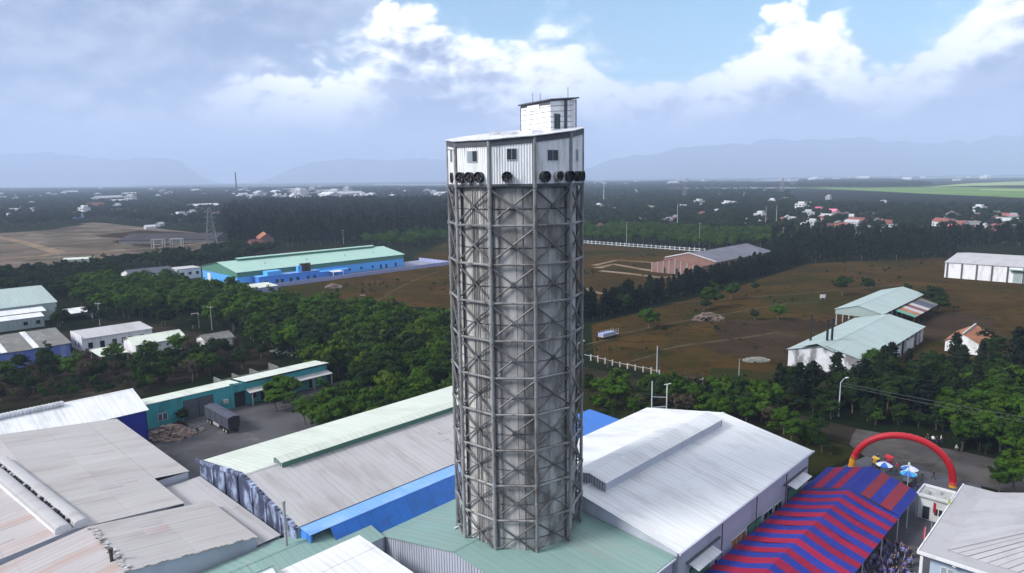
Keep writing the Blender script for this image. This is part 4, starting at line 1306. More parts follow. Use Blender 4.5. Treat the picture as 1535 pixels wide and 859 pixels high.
for sg in (-1, 1):
    cuts = [0, .21, .40, .60, .82, 1.0]
    for j in range(5):
        f0, f1 = cuts[j] + .002, cuts[j + 1]
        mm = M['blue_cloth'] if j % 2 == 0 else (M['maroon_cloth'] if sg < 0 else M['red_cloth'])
        q = [(TS + .02, sg * THW * f0, TRZ + .1 + (TZ - TRZ) * f0), (TL, sg * THW * f0, TRZ + .1 + (TZ - TRZ) * f0), (TL, sg * THW * f1, TRZ + .1 + (TZ - TRZ) * f1), (TS + .02, sg * THW * f1, TRZ + .1 + (TZ - TRZ) * f1)]
        if sg > 0:
            q = [q[0], q[1], q[2], q[3]]
        else:
            q = [q[1], q[0], q[3], q[2]]
        MB().slab(q, .05).build('canopy_panel', mm, tn)
    for xx in (.2, 8.5, 16.8, 25, 32.8, 38, 43.2):
        MB().tube((xx, sg * (THW - .15), .0), (xx, sg * (THW - .15), TZ), .09, n=8).build('tent_pole', M['post_white'], tn)
    MB().tube((0, sg * (THW - .1), TZ - .06), (TL, sg * (THW - .1), TZ - .06), .05, n=6).build('eave_rail', M['post_white'], tn)
for xx in (.2, 8.5, 16.8, 25, 32.8, 38, 43.2):
    MB().tube((xx, -THW + .1, TZ - .24), (xx, 0, TRZ - .34), .05, n=6).tube((xx, THW - .1, TZ - .24), (xx, 0, TRZ - .34), .05, n=6).build('rafter', M['post_white'], tn)

# inflatable arch over the gate
ar = thing('inflatable_arch', 'red inflatable arch with yellow feet beyond the striped tent', 'arch', g(130.6, 30.2), math.atan2(-15.6, 5.0) + GA)
V, F = [], []
NA, NC = 40, 14
def archp(f):
    a = math.pi * f
    return Vector((-7.9 * math.cos(a), 0, 8.0 * math.sin(a) ** .85 if math.sin(a) > 0 else 0))
def arch_seg(f0, f1, n):
    V, F = [], []
    for i in range(n + 1):
        f = f0 + (f1 - f0) * i / n
        c = archp(f)
        d = (archp(min(f + .004, 1)) - archp(max(f - .004, 0))).normalized()
        nn = Vector((0, 1, 0))
        bb = d.cross(nn)
        r = .58 + .03 * math.cos(i * math.pi)
        for j in range(NC):
            an = 2 * math.pi * j / NC
            V.append(c + (nn * math.cos(an) + bb * math.sin(an)) * r)
    for i in range(n):
        for j in range(NC):
            F.append((i * NC + j, i * NC + (j + 1) % NC, (i + 1) * NC + (j + 1) % NC, (i + 1) * NC + j))
    F += [tuple(range(NC)), tuple(reversed(range(n * NC, (n + 1) * NC)))]
    return V, F
for f0, f1, n, nm, mm in ((.0, .09, 6, 'arch_foot', 'arch_yellow'), (.091, .985, 44, 'arch_tube', 'arch_red'), (.986, 1.0, 4, 'arch_foot', 'arch_yellow')):
    V, F = arch_seg(f0, f1, n)
    new(nm, V, F, M[mm], ar, smooth=True)

# office with the hipped roof, bottom right
b = thing('office_building', 'pale office with grey hipped metal roof in the bottom right corner', 'office', g(96, 19.2), GA - math.pi / 2)
# local x runs along -t (to the right), y along s (away)
OL, OW, OE, OR = 26, 26.5, 5.2, 7.4
MB().box(1.0, OL, 1.0, 1.25, 0, 5.0).build('wall', M['office_wall'], b)
MB().box(1.0, 1.25, 1.25, OW - 1, 0, 5.0).build('wall', M['office_wall'], b)
MB().box(1.25, OL, OW - 1.25, OW - 1, 0, 5.0).build('wall', M['office_wall'], b)
MB().box(-.2, OL, -.2, 3.2, 4.95, 5.2).box(-.2, 3.2, 3.2, OW, 4.95, 5.2).box(3.2, OL, OW - 1.6, OW, 4.95, 5.2).build('roof_slab', M['office_roof'], b)
MB().box(-.35, -.2, -.35, OW, 4.9, 5.32).box(-.2, OL, -.35, -.2, 4.9, 5.32).build('gutter_edge', M['white_wall'], b)
sheets(b, [(2.6, OW - 1.4, 5.25), (2.6, 2.6, 5.25), (9.5, 9.5, OR), (9.5, OW - 1.4, OR)], 8, 1, M['office_roof'])
rs = [(2.6, 2.6, 5.25), (OL, 2.6, 5.25), (OL, 9.5, OR), (9.5, 9.5, OR)]
sheets(b, rs, 22, 1, M['office_roof'], name='ribbed_sheet', gap=.05, jit=.03)
sheets(b, [(9.5, 9.5, OR), (OL, 9.5, OR), (OL, OW - 1.4, OR - .2), (9.5, OW - 1.4, OR - .2)], 6, 3, M['office_roof'])
MB().bar((2.6, 2.6, 5.36), (9.5, 9.5, OR + .1), .22).bar((9.5, 9.5, OR + .1), (OL, 9.5, OR + .1), .22).build('ridge_cap', M['office_roof'], b)
for x in (2.2, 5.2, 8.6, 12.2, 15.4):
    win(b, 'y-', 1.0, x, x + 1.5, 1.2, 3.6, M['glass_pale'], nsplit=2, fm=M['white_wall'])
for x in (3.6, 8.2, 12.8):
    MB().box(x, x + .4, -.1, .95, 4.55, 4.9).build('bracket', M['white_wall'], b)
for yy in (4, 8, 12, 16, 20):
    win(b, 'x-', 1.0, yy, yy + 1.6, 1.1, 3.4, M['glass'], nsplit=2, fm=M['white_wall'])
MB().box(0.0, .35, 0.0, .35, 0, 4.94).build('corner_column', M['white_wall'], b)
# gate house
b = thing('gate_house', 'small white gate house with parapet roof below the arch', 'gate house', g(116.8, 24.6), GA - math.pi / 2)
MB().box(.3, .5, .3, 4.2, 0, 3.6).box(4.0, 4.2, .3, 4.2, 0, 3.6).box(.5, 4.0, .3, .5, 0, 3.6).box(.5, 4.0, 4.0, 4.2, 0, 3.6).build('wall', M['white_wall'], b)
MB().box(0, 4.5, 0, 4.5, 3.6, 3.8).build('roof_slab', M['concrete'], b)
MB().box(0, 4.5, 0, .15, 3.8, 4.15).box(0, 4.5, 4.35, 4.5, 3.8, 4.15).box(0, .15, .15, 4.35, 3.8, 4.15).box(4.35, 4.5, .15, 4.35, 3.8, 4.15).build('parapet', M['white_wall'], b)
win(b, 'y-', .3, .9, 2.0, .05, 2.3, nsplit=1)
win(b, 'y-', .3, 2.5, 3.7, 1.1, 2.3, nsplit=2)
win(b, 'x-', .3, 1.2, 3.2, 1.1, 2.3, nsplit=2)
for i_, (x, y) in enumerate(((1.2, 1.5), (2.6, 2.6))):
    MB().tube((x, y, 3.8), (x, y, 4.35), .45, .35, n=12).build('water_tank', M['concrete'], b)
# gate pillar, lamp mast, flags, umbrellas
b = thing('gate_pillar', 'brown gate pillar with pale cap below the arch', 'gate pillar', g(117.6, 27.6), GA)
MB().box(-.55, .55, -.55, .55, 0, 3.0).build('shaft', M['rust_tile'], b)
MB().box(-.72, .72, -.72, .72, 3.0, 3.25).box(-.45, .45, -.45, .45, 3.25, 3.7).build('cap', M['white_wall'], b)
b = thing('lamp_mast', 'slim white mast standing between arch and gate pillar', 'mast', g(121.5, 27.0), GA)
MB().tube((0, 0, 0), (0, 0, 6.6), .09, .06, n=8).build('shaft', M['post_white'], b)
MB().tube((0, 0, 6.6), (0, 0, 6.95), .22, .1, n=10).build('lamp_head', M['white_wall'], b)
def flag(label, st, h, m, w=1.3):
    f = thing('flag', label, 'flag', g(*st), GA + random.uniform(-.4, .4))
    MB().tube((0, 0, 0), (0, 0, h), .035, n=6).build('flagpole', M['post_white'], f)
    V, F = [], []
    for i in range(7):
        for j in range(2):
            V.append((i * w / 6, .12 * math.sin(i * 1.3), h - .05 - j * 1.6 - i * .1))
    n_ = len(V)
    V += [(x, y + .02, z) for x, y, z in V]
    for i in range(6):
        a = 2 * i
        F += [(a, a + 1, a + 3, a + 2), (a + n_, a + 2 + n_, a + 3 + n_, a + 1 + n_)]
    new('cloth', V, F, m, f)
flag('tall red flag in front of the gate house', (110.0, 20.9), 6.4, M['flag_red'], .8)
flag('small red flag at the office roof corner', (104.8, 20.6), 4.6, M['flag_red'], .6)
flag('lime green flag beside the tall red flag', (113.0, 19.6), 6.3, M['flag_green'], .6)
def umbrella(label, st, r, mats):
    u = thing('parasol', label, 'parasol', g(*st), random.random())
    MB().tube((0, 0, 0), (0, 0, 2.5), .03, n=6).build('pole', M['post_white'], u)
    n = 12
    for i in range(n):
        a0, a1 = 2 * math.pi * i / n, 2 * math.pi * (i + 1) / n
        V = [(0, 0, 2.6), (math.cos(a0) * r, math.sin(a0) * r, 2.05), (math.cos(a1) * r, math.sin(a1) * r, 2.05), (math.cos(a1) * r * .55, math.sin(a1) * r * .55, 2.42), (math.cos(a0) * r * .55, math.sin(a0) * r * .55, 2.42)]
        V2 = [(x, y, z - .03) for x, y, z in V]
        new('canopy_gore', V + V2, [(0, 4, 3), (4, 1, 2, 3), (5, 8, 9), (9, 8, 7, 6), (1, 6, 7, 2)], mats[(i // 2) % len(mats)], u)
umbrella('blue and white parasol nearest the left foot of the arch', (130.0, 32.8), 1.4, [M['umb_white'], M['umb_blue']])
umbrella('white parasol behind the cyan one under the arch', (131.2, 29.0), 1.4, [M['umb_white'], M['umb_white'], M['umb_blue']])
umbrella('cyan and blue parasol right of centre under the arch', (128.8, 28.6), 1.35, [M['umb_cyan'], M['umb_white'], M['umb_cyan'], M['umb_blue']])
def box_stall(label, st, w, d, h, m, m2):
    o = thing('vendor_stall', label, 'stall', g(*st), GA)
    MB().box(-w / 2, w / 2, -d / 2, d / 2, .6, h * .7).build('counter', m, o)
    MB().box(-w / 2, -w / 2 + .08, -d / 2, -d / 2 + .08, 0, h).box(w / 2 - .08, w / 2, -d / 2, -d / 2 + .08, 0, h).box(-w / 2, -w / 2 + .08, d / 2 - .08, d / 2, 0, h).box(w / 2 - .08, w / 2, d / 2 - .08, d / 2, 0, h).build('frame', M['dark'], o)
    MB().slab([(-w / 2 - .1, -d / 2 - .1, h), (w / 2 + .1, -d / 2 - .1, h), (w / 2 + .1, d / 2 + .1, h + .25), (-w / 2 - .1, d / 2 + .1, h + .25)], .06).build('roof', m2, o)
box_stall('dark vendor cart beside the cyan parasol', (126.6, 28.2), 1.6, 1.0, 1.7, M['dark'], M['trim'])
box_stall('small red vendor stall behind the blue and white parasol', (134.5, 33.2), 1.4, 1.0, 1.9, M['arch_red'], M['flag_red'])
box_stall('small yellow stall next to the red stall under the arch', (133.6, 35.2), 1.1, .9, 1.4, M['gold'], M['gold'])

# ------------------------------------------------------------------ buildings across the estate
b = gable('blue_green_factory', 'long factory with mint roof and bright blue walls across the field', 'factory', g(152, 343), 46, 106, 44, 7.6, 11.2, 22, M['sky_blue'], M['sky_blue'], M['mint_roof'], M['mint_roof'], nu=30, nv=2, over=.8)
MB().box(-.1, 106.1, -.12, -.01, 4.9, 7.4).build('upper_cladding', M['green_clad'], b)
pr = [(0, 5.2), (44, 5.2), (44, 7.4), (22, 11.0), (0, 7.4)]
V = [(-.16, y, z) for y, z in pr] + [(-.02, y, z) for y, z in pr]
new('upper_cladding', V, [(4, 3, 2, 1, 0), (5, 6, 7, 8, 9)] + [(i, (i + 1) % 5, (i + 1) % 5 + 5, i + 5) for i in range(5)], M['green_clad'], b)
monitor(b, 10, 98, 22, 1.7, 10.9, 12.2, M['mint_roof'], M['green_clad'], .4, 16)
MB().box(8, 43, -7, -.15, 0, 4.6).build('annex_wall', M['mid_blue'], b)
MB().box(7.7, 43.3, -7.3, -.15, 4.6, 4.85).build('annex_roof', M['light_blue'], b)
MB().box(8, 14, -7.4, -1, 4.85, 4.95).box(13, 21, -6.8, -1.5, 4.86, 7.0).build('annex_roof', M['sky_blue'], b)
MB().box(43.4, 63, -4.5, -.15, 0, 3.4).build('annex_wall', M['mid_blue'], b)
MB().slab([(43, -5, 3.3), (63.4, -5, 3.3), (63.4, -.1, 3.9), (43, -.1, 3.9)], .12).build('annex_roof', M['sky_blue'], b)
MB().slab([(50, -9.5, 3.0), (57, -9.5, 3.0), (57, -5.1, 3.3), (50, -5.1, 3.3)], .1).build('porch_roof', M['white_roof'], b)
for x in (50.2, 56.6):
    MB().box(x, x + .25, -9.3, -9.05, 0, 2.95).build('porch_post', M['white_wall'], b)
for x in (11, 17, 20, 25, 29, 35, 39):
    win(b, 'y-', -7, x, x + 1.8, .3, 2.6, nsplit=1, fm=M['mid_blue'])
for x in (66, 74, 82, 88, 92, 99):
    win(b, 'y-', 0, x, x + 1.6, .3 if x > 85 else 1.2, 2.9, nsplit=1, fm=M['sky_blue'])
MB().box(-.2, -.05, 33, 37, .02, 4.2).build('factory_door', M['white_wall'], b)
for k in range(2):
    MB().tube((34 + k * 3.3, -5, 4.85), (34 + k * 3.3, -5, 9.2), 1.5, n=14).build('dust_silo', M['rustpole'], b)
MB().box(30.8, 33, -6.2, -4, 4.86, 8.2).build('dust_silo', M['sky_blue'], b)
for x in (20, 45, 70, 90):
    MB().tube((x, 10, 9.2), (x, 10, 10.1), .5, .35, n=10).build('roof_vent', M['metal_wall'], b)
# its compound wall, panel by panel
b = thing('compound_wall', 'low pale lavender compound wall along the blue factory', 'wall', g(158, 326), GA)
for i in range(31):
    MB().box(i * 4, i * 4 + 3.75, -.1, .1, 0, 2.1).build('wall_panel', M['lav_wall'], b)
    MB().box(i * 4 + 3.75, i * 4 + 4, -.16, .16, 0, 2.25).build('pier', M['lav_wall'], b)
for i in range(8):
    MB().box(123.9, 124.1, .2 + i * 4, 4.0 + i * 4, 0, 2.1).build('wall_panel', M['lav_wall'], b)
b = thing('flat_shed', 'white flat-roofed shed at the corner of the blue factory', 'shed', g(138, 313), GA)
MB().slab([(0, 0, 3), (21, 0, 3), (21, 12, 3.5), (0, 12, 3.5)], .2).build('roof', M['cream_roof'], b)
MB().box(.3, 20.7, .3, .5, 0, 2.8).box(.3, .5, .5, 11.6, 0, 2.9).box(20.5, 20.7, .5, 11.6, 0, 2.9).build('wall', M['lav_wall'], b)
gable('slate_roofed_office', 'white building with dark slate roof left of the blue factory', 'building', g(118, 395), 46, 22, 17, 5, 7.2, None, M['white_wall'], None, M['slate_roof'], M['slate_roof'], nu=6, nv=1)
b = thing('white_flat_block', 'white flat block between the slate roof and the blue factory', 'building', g(141, 394), GA)
MB().box(0, 13, 0, 12, 0, 5.6).build('wall', M['white_wall'], b)
MB().box(-.3, 13.3, -.3, 12.3, 5.6, 5.9).build('roof_slab', M['concrete'], b)
for x in (2, 6, 10):
    win(b, 'y-', 0, x, x + 1.8, 2.2, 4.0, nsplit=1)
gable('small_lilac_shed', 'small lilac lean-to shed left of the slate-roofed building', 'shed', g(110, 392), 46, 7, 9, 3, 3.8, None, M['lav_wall'], None, M['slate_roof'], M['slate_roof'], nu=3, nv=1)

b = gable('pale_teal_hall', 'pale teal gabled hall at the left edge among dark trees', 'factory hall', g(22, 319), 46, 45, 40, 7, 11.2, 24, M['pale_teal'], M['pale_teal'], M['pale_teal'], M['pale_teal'], nu=10, nv=2)
sheets(b, [(0, -13, 4.0), (38, -13, 4.0), (38, -7.5, 4.8), (0, -7.5, 4.8)], 6, 1, M['white_roof'], name='lean_to_sheet')
sheets(b, [(0, -6.8, 5.0), (40, -6.8, 5.0), (40, -.5, 6.0), (0, -.5, 6.0)], 6, 1, M['white_roof'], name='lean_to_sheet')
MB().box(.2, 37.8, -12.8, -12.5, 0, 3.9).build('wall', M['pale_teal'], b)
for x in (31, 35):
    win(b, 'y-', -12.8, x, x + 1.6, 1.2, 2.8, nsplit=1)
b = thing('white_lean_to', 'small white sheet roof right of the pale teal hall', 'shed', g(66, 309), GA)
sheets(b, [(0, 0, 3), (11, 0, 3), (11, 11, 3.5), (0, 11, 3.5)], 4, 1, M['white_roof'])
MB().box(.2, .4, .2, 10.8, 0, 2.9).box(10.6, 10.8, .2, 10.8, 0, 2.9).box(.4, 10.6, 10.5, 10.8, 0, 3.2).build('wall', M['white_wall'], b)
b = gable('faded_blue_shed', 'long faded blue shed with mossy roof and two pale roof lights, left edge', 'shed', g(14, 241.5), 46, 39, 30, 5.2, 7.3, 18, M['violet_blue'], None, M['moss_roof'], M['moss_roof'], nu=9, nv=1)
for x in (21.6, 29.5):
    k_ = 2.1 / 18
    MB().slab([(x, -.4, 5.35), (x + 1.6, -.4, 5.35), (x + 1.6, 17.8, 7.48), (x, 17.8, 7.48)], .05).build('roof_light', M['white_roof'], b)
for x in (6, 11, 16, 21, 26, 33):
    win(b, 'y-', 0, x, x + 1.5, 1.4, 3.1, nsplit=2, fm=M['violet_blue'])
b = thing('white_long_house', 'long white house with flat grey roof and dark windows beside the faded blue shed', 'house', g(57.5, 247), GA)
MB().box(0, 21, 0, .25, 0, 4.6).build('wall', M['white_wall'], b)
MB().box(0, .25, .25, 12.8, 0, 5.4).build('wall', M['white_wall'], b)
MB().box(20.75, 21, .25, 12.8, 0, 4.8).box(.25, 20.75, 12.55, 12.8, 0, 5.2).build('wall', M['white_wall'], b)
sheets(b, [(.3, -.5, 4.7), (21.4, -.5, 4.7), (21.4, 13, 5.3), (.3, 13, 5.3)], 7, 1, M['grey_roof'])
for x in (1.6, 5, 8.6, 11.4, 13.4, 17):
    win(b, 'y-', 0, x, x + 1.5, .1 if x in (5,) else 1.2, 3.2, nsplit=1)
for y in (3, 7):
    win(b, 'x-', 0, y, y + 1.2, 1.4, 3.0, nsplit=1)
gable('cream_roofed_house', 'white house with pale green-cream roof in the left clearing', 'house', g(67.5, 228.5), 46, 15, 11.5, 3.9, 5.4, None, M['white_wall'], None, M['cream_roof'], M['cream_roof'], nu=5, nv=1)
b = thing('flat_white_roof', 'square flat white shelter roof below the long white house', 'shelter', g(57, 226.5), GA)
sheets(b, [(0, 0, 2.5), (8, 0, 2.5), (8, 11, 2.9), (0, 11, 2.9)], 2, 3, M['cream_roof'])
for x, y in ((.3, .3), (7.5, .3), (.3, 10.5), (7.5, 10.5)):
    MB().box(x, x + .2, y, y + .2, 0, 2.45).build('post', M['concrete'], b)
b = gable('tiled_hut', 'small dark-tiled hut right of the cream roofed house', 'hut', g(86.5, 222), 46, 9, 8, 2.6, 4.0, None, M['white_wall'], None, M['moss_roof'], M['moss_roof'], nu=3, nv=1)
b = thing('ruined_hut', 'roofless grey ruin with low walls in front of the wood', 'ruin', g(72, 176), GA)
MB().box(0, 16, 0, .3, 0, 2.2).box(0, .3, .3, 6, 0, 1.8).box(15.7, 16, .3, 6, 0, 2.4).box(5, 5.3, .3, 6, 0, 1.7).box(10, 10.3, .3, 6, 0, 2.0).build('wall', M['moss_roof'], b)
b = thing('steel_portal', 'tall pale steel portal frame at the edge of the wood', 'portal frame', gp(294, 492), R_(20))
MB().bar((-1.1, 0, 0), (-1.1, 0, 5.6), .28).build('leg', M['pole'], b)
MB().bar((1.1, 0, 0), (1.1, 0, 5.6), .28).build('leg', M['pole'], b)
MB().bar((-1.25, 0, 5.6), (1.25, 0, 5.6), .3).bar((-1.1, 0, 3.2), (1.1, 0, 3.2), .2).build('crossbar', M['pole'], b)
for i_, (u, v, lb) in enumerate(((403, 490, 'white tarpaulin left of the other in the wood'), (424, 494, 'white tarpaulin right of the other in the wood'))):
    o = heap('tarpaulin', lb, 'tarpaulin', gp(u, v, 4.0), 1.8, .9, M['car_white'], 24, 30 + i_)
for i_, (u, v, lb) in enumerate(((412, 540, 'pale boulder nearest the yard among three'), (430, 543, 'middle pale boulder behind the turquoise workshop'), (444, 546, 'pale boulder closest to the cream roof strip'))):
    heap('boulder', lb, 'boulder', gp(u, v - 12, 0), 1.6, 1.3, M['lime'], 22, 40 + i_)

# right-hand side sheds
b = gable('stained_white_shed', 'white-walled shed with pale teal roof and three black chimneys', 'shed', g(190, 54), 46, 57, 20.6, 5.0, 7.6, 10.4, M['stain_wall'], M['stain_wall'], M['pale_teal'], M['pale_teal'], nu=14, nv=2, y0wall=False)
for i in range(13):
    x = i * 4.6
    MB().box(x, x + .5, 0, .5, 0, 4.9).build('pillar', M['white_wall'], b)
    if i < 12 and i % 3 != 1:
        MB().box(x + .6, x + 4.5, .1, .3, 0, 3.4).build('infill_panel', M['stain_wall'], b)
MB().slab([(-1.2, 8.0, 6.6), (7, 8.0, 6.6), (7, 12.5, 8.1), (-1.2, 12.5, 8.1)], .12).slab([(7, 17, 6.6), (-1.2, 17, 6.6), (-1.2, 12.5, 8.1), (7, 12.5, 8.1)], .12).build('raised_roof', M['pale_teal'], b)
for k, (x, y, h) in enumerate(((12.5, 19.2, 13.2), (5.0, 12.0, 13.8), (7.6, 11.6, 14.0))):
    c = tag(MB().tube((0, 0, 0), (0, 0, h), .36, .30, n=10).tube((0, 0, h - .4), (0, 0, h), .42, n=10).build('chimney_stack', M['dark']), ['black chimney stack farthest left on the stained white shed', 'middle black chimney stack on the stained white shed', 'black chimney stack farthest right on the stained white shed'][k], 'chimney')
    c.location = g(190 + x, 54 + y)
b = gable('open_teal_shed', 'open-sided shed with pale teal roof behind the chimney shed', 'shed', g(254, 68.5), 46, 54, 15.2, 6.0, 8.1, 7.6, M['pale_teal'], M['pale_teal'], M['pale_teal'], M['pale_teal'], nu=12, nv=2, y0wall=False, y1wall=False, x0wall=False, x1wall=False)
for i in range(9):
    for y in (.2, 14.6):
        MB().box(i * 6.7, i * 6.7 + .35, y, y + .35, 0, 5.9).build('pillar', M['concrete'], b)
pr = [(0, 4.2), (15.2, 4.2), (15.2, 5.9), (7.6, 8.0), (0, 5.9)]
V = [(-.1, y, z) for y, z in pr] + [(.05, y, z) for y, z in pr]
new('gable_panel', V, [(4, 3, 2, 1, 0), (5, 6, 7, 8, 9)] + [(i, (i + 1) % 5, (i + 1) % 5 + 5, i + 5) for i in range(5)], M['pale_teal'], b)
ml = ['green_clad', 'rust_tile', 'grey_roof', 'red_tile', 'grey_roof', 'slate_roof', 'slate_roof', 'moss_roof']
for i in range(8):
    x = 14 + i * 4.2
    MB().slab([(x, -7.0, 3.6), (x + 4.1, -7.0, 3.6), (x + 4.1, -.5, 5.2), (x, -.5, 5.2)], .07).build('patched_sheet', M[ml[i]], b)
for i in range(6):
    MB().box(14 + i * 6.6, 14.2 + i * 6.6, -6.8, -6.6, 0, 3.5).build('prop', M['rustpole'], b)
b = gable('orange_tiled_ruin', 'decayed orange-tiled house half hidden by trees at right', 'house', g(238, 37), 46, 17, 9, 3.4, 6.0, None, M['brick'], M['white_wall'], M['rust_tile'], M['rust_tile'], nu=6, nv=2)
MB().bar((-.5, 4.5, 6.12), (17.5, 4.5, 6.12), .45).build('ridge_cap', M['concrete'], b)
b = gable('grey_right_warehouse', 'long whitish warehouse with grey roof at the right edge', 'warehouse', g(465, -20), 136, 102, 57, 8, 10.4, 28.5, M['white_wall'], None, M['grey_roof'], M['grey_roof'], nu=14, nv=1)
for i in range(16):
    x = 100.5 - i * 6.4
    MB().box(x, x + .7, 57.0, 57.35, 0, 7.8).build('pilaster', M['trim'], b)
win(b, 'y+', 57, 66, 73, .05, 6.2, M['pale_teal'], 'factory_door', .12, 2, M['white_wall'])
MB().box(64.5, 74.5, 57.05, 59, 6.3, 6.6).build('door_canopy', M['teal_roof'], b)
# brick shell under construction and its sheet roof
b = thing('brick_building_shell', 'unfinished brick building shell beyond the brown field', 'building', g(332, 180), GA)
MB().box(0, .35, 0, 30, 0, 5.4).build('wall', M['brick'], b)
MB().box(.35, 22, 0, .35, 0, 5.4).build('wall', M['brick'], b)
MB().box(.35, 22, 29.65, 30, 0, 5.4).build('wall', M['brick'], b)
pr = [(0, 5.4), (30, 5.4), (15, 8.2)]
new('gable_wall', [(x, y, z) for x in (-.02, .33) for y, z in pr], [(2, 1, 0), (3, 4, 5), (0, 1, 4, 3), (1, 2, 5, 4), (2, 0, 3, 5)], M['brick'], b)
for y in [i * 3.7 for i in range(9)]:
    MB().box(-.3, -.03, y, y + .4, 0, 5.4 + 2.8 * (1 - abs(y - 15) / 15)).build('pier', M['concrete'], b)
for y in (6, 13, 21):
    win(b, 'x-', 0, y, y + 1.8, .1, 3.2, M['dark'], 'doorway', .02, 1, M['dark'])
b = gable('sheet_roofed_hall', 'weathered slate-grey sheet roof behind the brick shell', 'factory hall', g(356, 183), 46, 74, 34, 5.2, 9.2, 17, M['brick'], None, M['sheet_grey'], M['sheet_grey'], nu=14, nv=3)
for i in range(30):
    MB().box(-.4, .4, i * 1.1 + .3, i * 1.1 + 1.1, 5.3 + 4 * (1 - abs(i * 1.1 + .7 - 17) / 17), 5.75 + 4 * (1 - abs(i * 1.1 + .7 - 17) / 17)).build('verge_tile', M['white_wall'], b)

# concrete frames, hut and sign board in the dirt lot
for u, v, lb in ((236, 374, 'left one of two concrete frames standing in the dirt lot'), (264, 373, 'right one of two concrete frames standing in the dirt lot')):
    b = thing('concrete_frame', lb, 'concrete frame', gp(u, v), R_(8))
    for x in (-4.2, 4.2):
        for y in (0, 5):
            MB().box(x - .3, x + .3, y - .3, y + .3, 0, 8).build('column', M['pole'], b)
    MB().box(-4.6, 4.6, -.35, .35, 7.6, 8.2).box(-4.6, 4.6, 4.65, 5.35, 7.6, 8.2).box(-4.55, -3.9, .35, 4.65, 7.65, 8.15).box(3.9, 4.55, .35, 4.65, 7.65, 8.15).build('beam', M['pole'], b)
    MB().box(-4.0, 4.0, -.25, .25, 3.6, 4.1).build('beam', M['pole'], b)
pa_, pb_ = gp(178, 366), gp(322, 364)
gable('long_dark_shed', 'long low dark-roofed shed in the dirt lot behind the concrete frames', 'shed', pa_, math.degrees(math.atan2((pb_ - pa_).y, (pb_ - pa_).x)), (pb_ - pa_).length, 42, 3.4, 7.5, None, M['moss_roof'], None, M['dark_sheet'], M['dark_sheet'], nu=12, nv=1)
b = gable('cream_hut', 'cream flat hut in the trees below the dirt lot', 'hut', gp(96, 396), 20, 17, 8, 3.0, 3.8, None, M['cream_roof'], None, M['cream_roof'], M['cream_roof'], nu=3, nv=1)
b = thing('notice_board', 'small white notice board on posts in the far brown field', 'sign board', gp(1233, 450), R_(10))
MB().box(-1.3, 1.3, -.06, .06, 1.0, 2.5).build('board', M['white_wall'], b)
MB().box(-1.1, -.98, .06, .2, 0, 2.4).box(.98, 1.1, .06, .2, 0, 2.4).build('post', M['pole'], b)
b = thing('scrap_trailer', 'broken grey trailer standing in the brown field', 'trailer', gp(912, 506), R_(42))
MB().box(-4, 4, -1.2, 1.2, .8, 1.1).build('bed', M['concrete'], b)
for i in range(7):
    MB().box(-3.9 + i * 1.27, -3.78 + i * 1.27, -1.25, -1.15, 1.1, 2.9).box(-3.9 + i * 1.27, -3.78 + i * 1.27, 1.15, 1.25, 1.1, 2.6).build('stake', M['pole'], b)
MB().box(-4, 4, -1.25, -1.15, 2.0, 2.15).box(-4, 1, 1.15, 1.25, 1.9, 2.1).box(-4, 2.5, -1.1, 1.1, 1.12, 1.9).build('side_board', M['lav_wall'], b)
for x in (-2.5, 2.5):
    for y in (-1.1, 1.1):
        MB().tube((x, y - .12, .42), (x, y + .12, .42), .42, n=12).build('wheel', M['tyre'], b)

# ------------------------------------------------------------------ fences
b = thing('white_rail_fence', 'distant white post fence at the far end of the brown field', 'fence', g(442, 236), GA)
for i in range(28):
    MB().box(-.25, .25, i * 4, i * 4 + .7, 0, 2.7).build('post', M['post_white'], b)
    MB().box(-.1, .1, i * 4 + .7, i * 4 + 4, .3, .75).box(-.1, .1, i * 4 + .7, i * 4 + 4, 1.9, 2.2).build('rail', M['post_white'], b)
b = thing('post_fence', 'row of white concrete fence posts along the road', 'fence', g(157.5, 60), GA)
for i in range(24):
    t_ = i * 2.6
    if 26 < t_ < 34:
        continue
    h = random.uniform(1.5, 2.1)
    MB().box(-.13, .13, t_, t_ + .26, 0, h).build('post', M['post_white'], b)
    MB().box(-.05, .05, t_ + .26, t_ + 2.6, h * .75 - .05, h * .75 + .08).build('rail', M['pole'], b)

# ------------------------------------------------------------------ poles, lamps, masts and pylons
def pole(label, loc, h, arm=0, r=.15, lamp=False, name='utility_pole', cat='pole', rz=0.0, m='pole'):
    p = thing(name, label, cat, loc, rz)
    MB().tube((0, 0, 0), (0, 0, h), r, r * .6, n=8).build('shaft', M[m], p)
    if arm and not lamp:
        MB().bar((-arm / 2, 0, h - .5), (arm / 2, 0, h - .5), .14).build('crossarm', M['pole'], p)
        for x in (-arm / 2 + .1, 0.3, arm / 2 - .1):
            MB().tube((x, 0, h - .43), (x, 0, h - .15), .06, n=6).build('insulator', M['white_wall'], p)
    if lamp:
        MB().tube((0, 0, h - .1), (arm * .6, 0, h + .7), .07, n=6).tube((arm * .6, 0, h + .7), (arm, 0, h + .85), .06, n=6).build('lamp_arm', M['post_white'], p)
        MB().box(arm - .1, arm + .65, -.16, .16, h + .75, h + .95).build('lamp_head', M['white_wall'], p)
    return p
pole('street lamp with curved arm in front of the right-hand trees', g(156.5, 49.5), 8.0, 1.4, lamp=True, name='street_lamp', cat='street lamp', rz=.3, m='post_white')
pole('dark utility pole beside the broken trailer', gp(911, 552), 8.5, 0, m='rustpole')
pole('tall pale pole rising behind the warehouse ridge', gp(984, 584), 11.5, 0, .16, m='post_white')
pole('thin pole beside the pale mound', gp(1107, 578), 7.2, 0, .12)
pole('lamp pole beside the left end of the post fence', gp(866, 560), 8.5, 1.2, lamp=True, name='street_lamp', cat='street lamp')
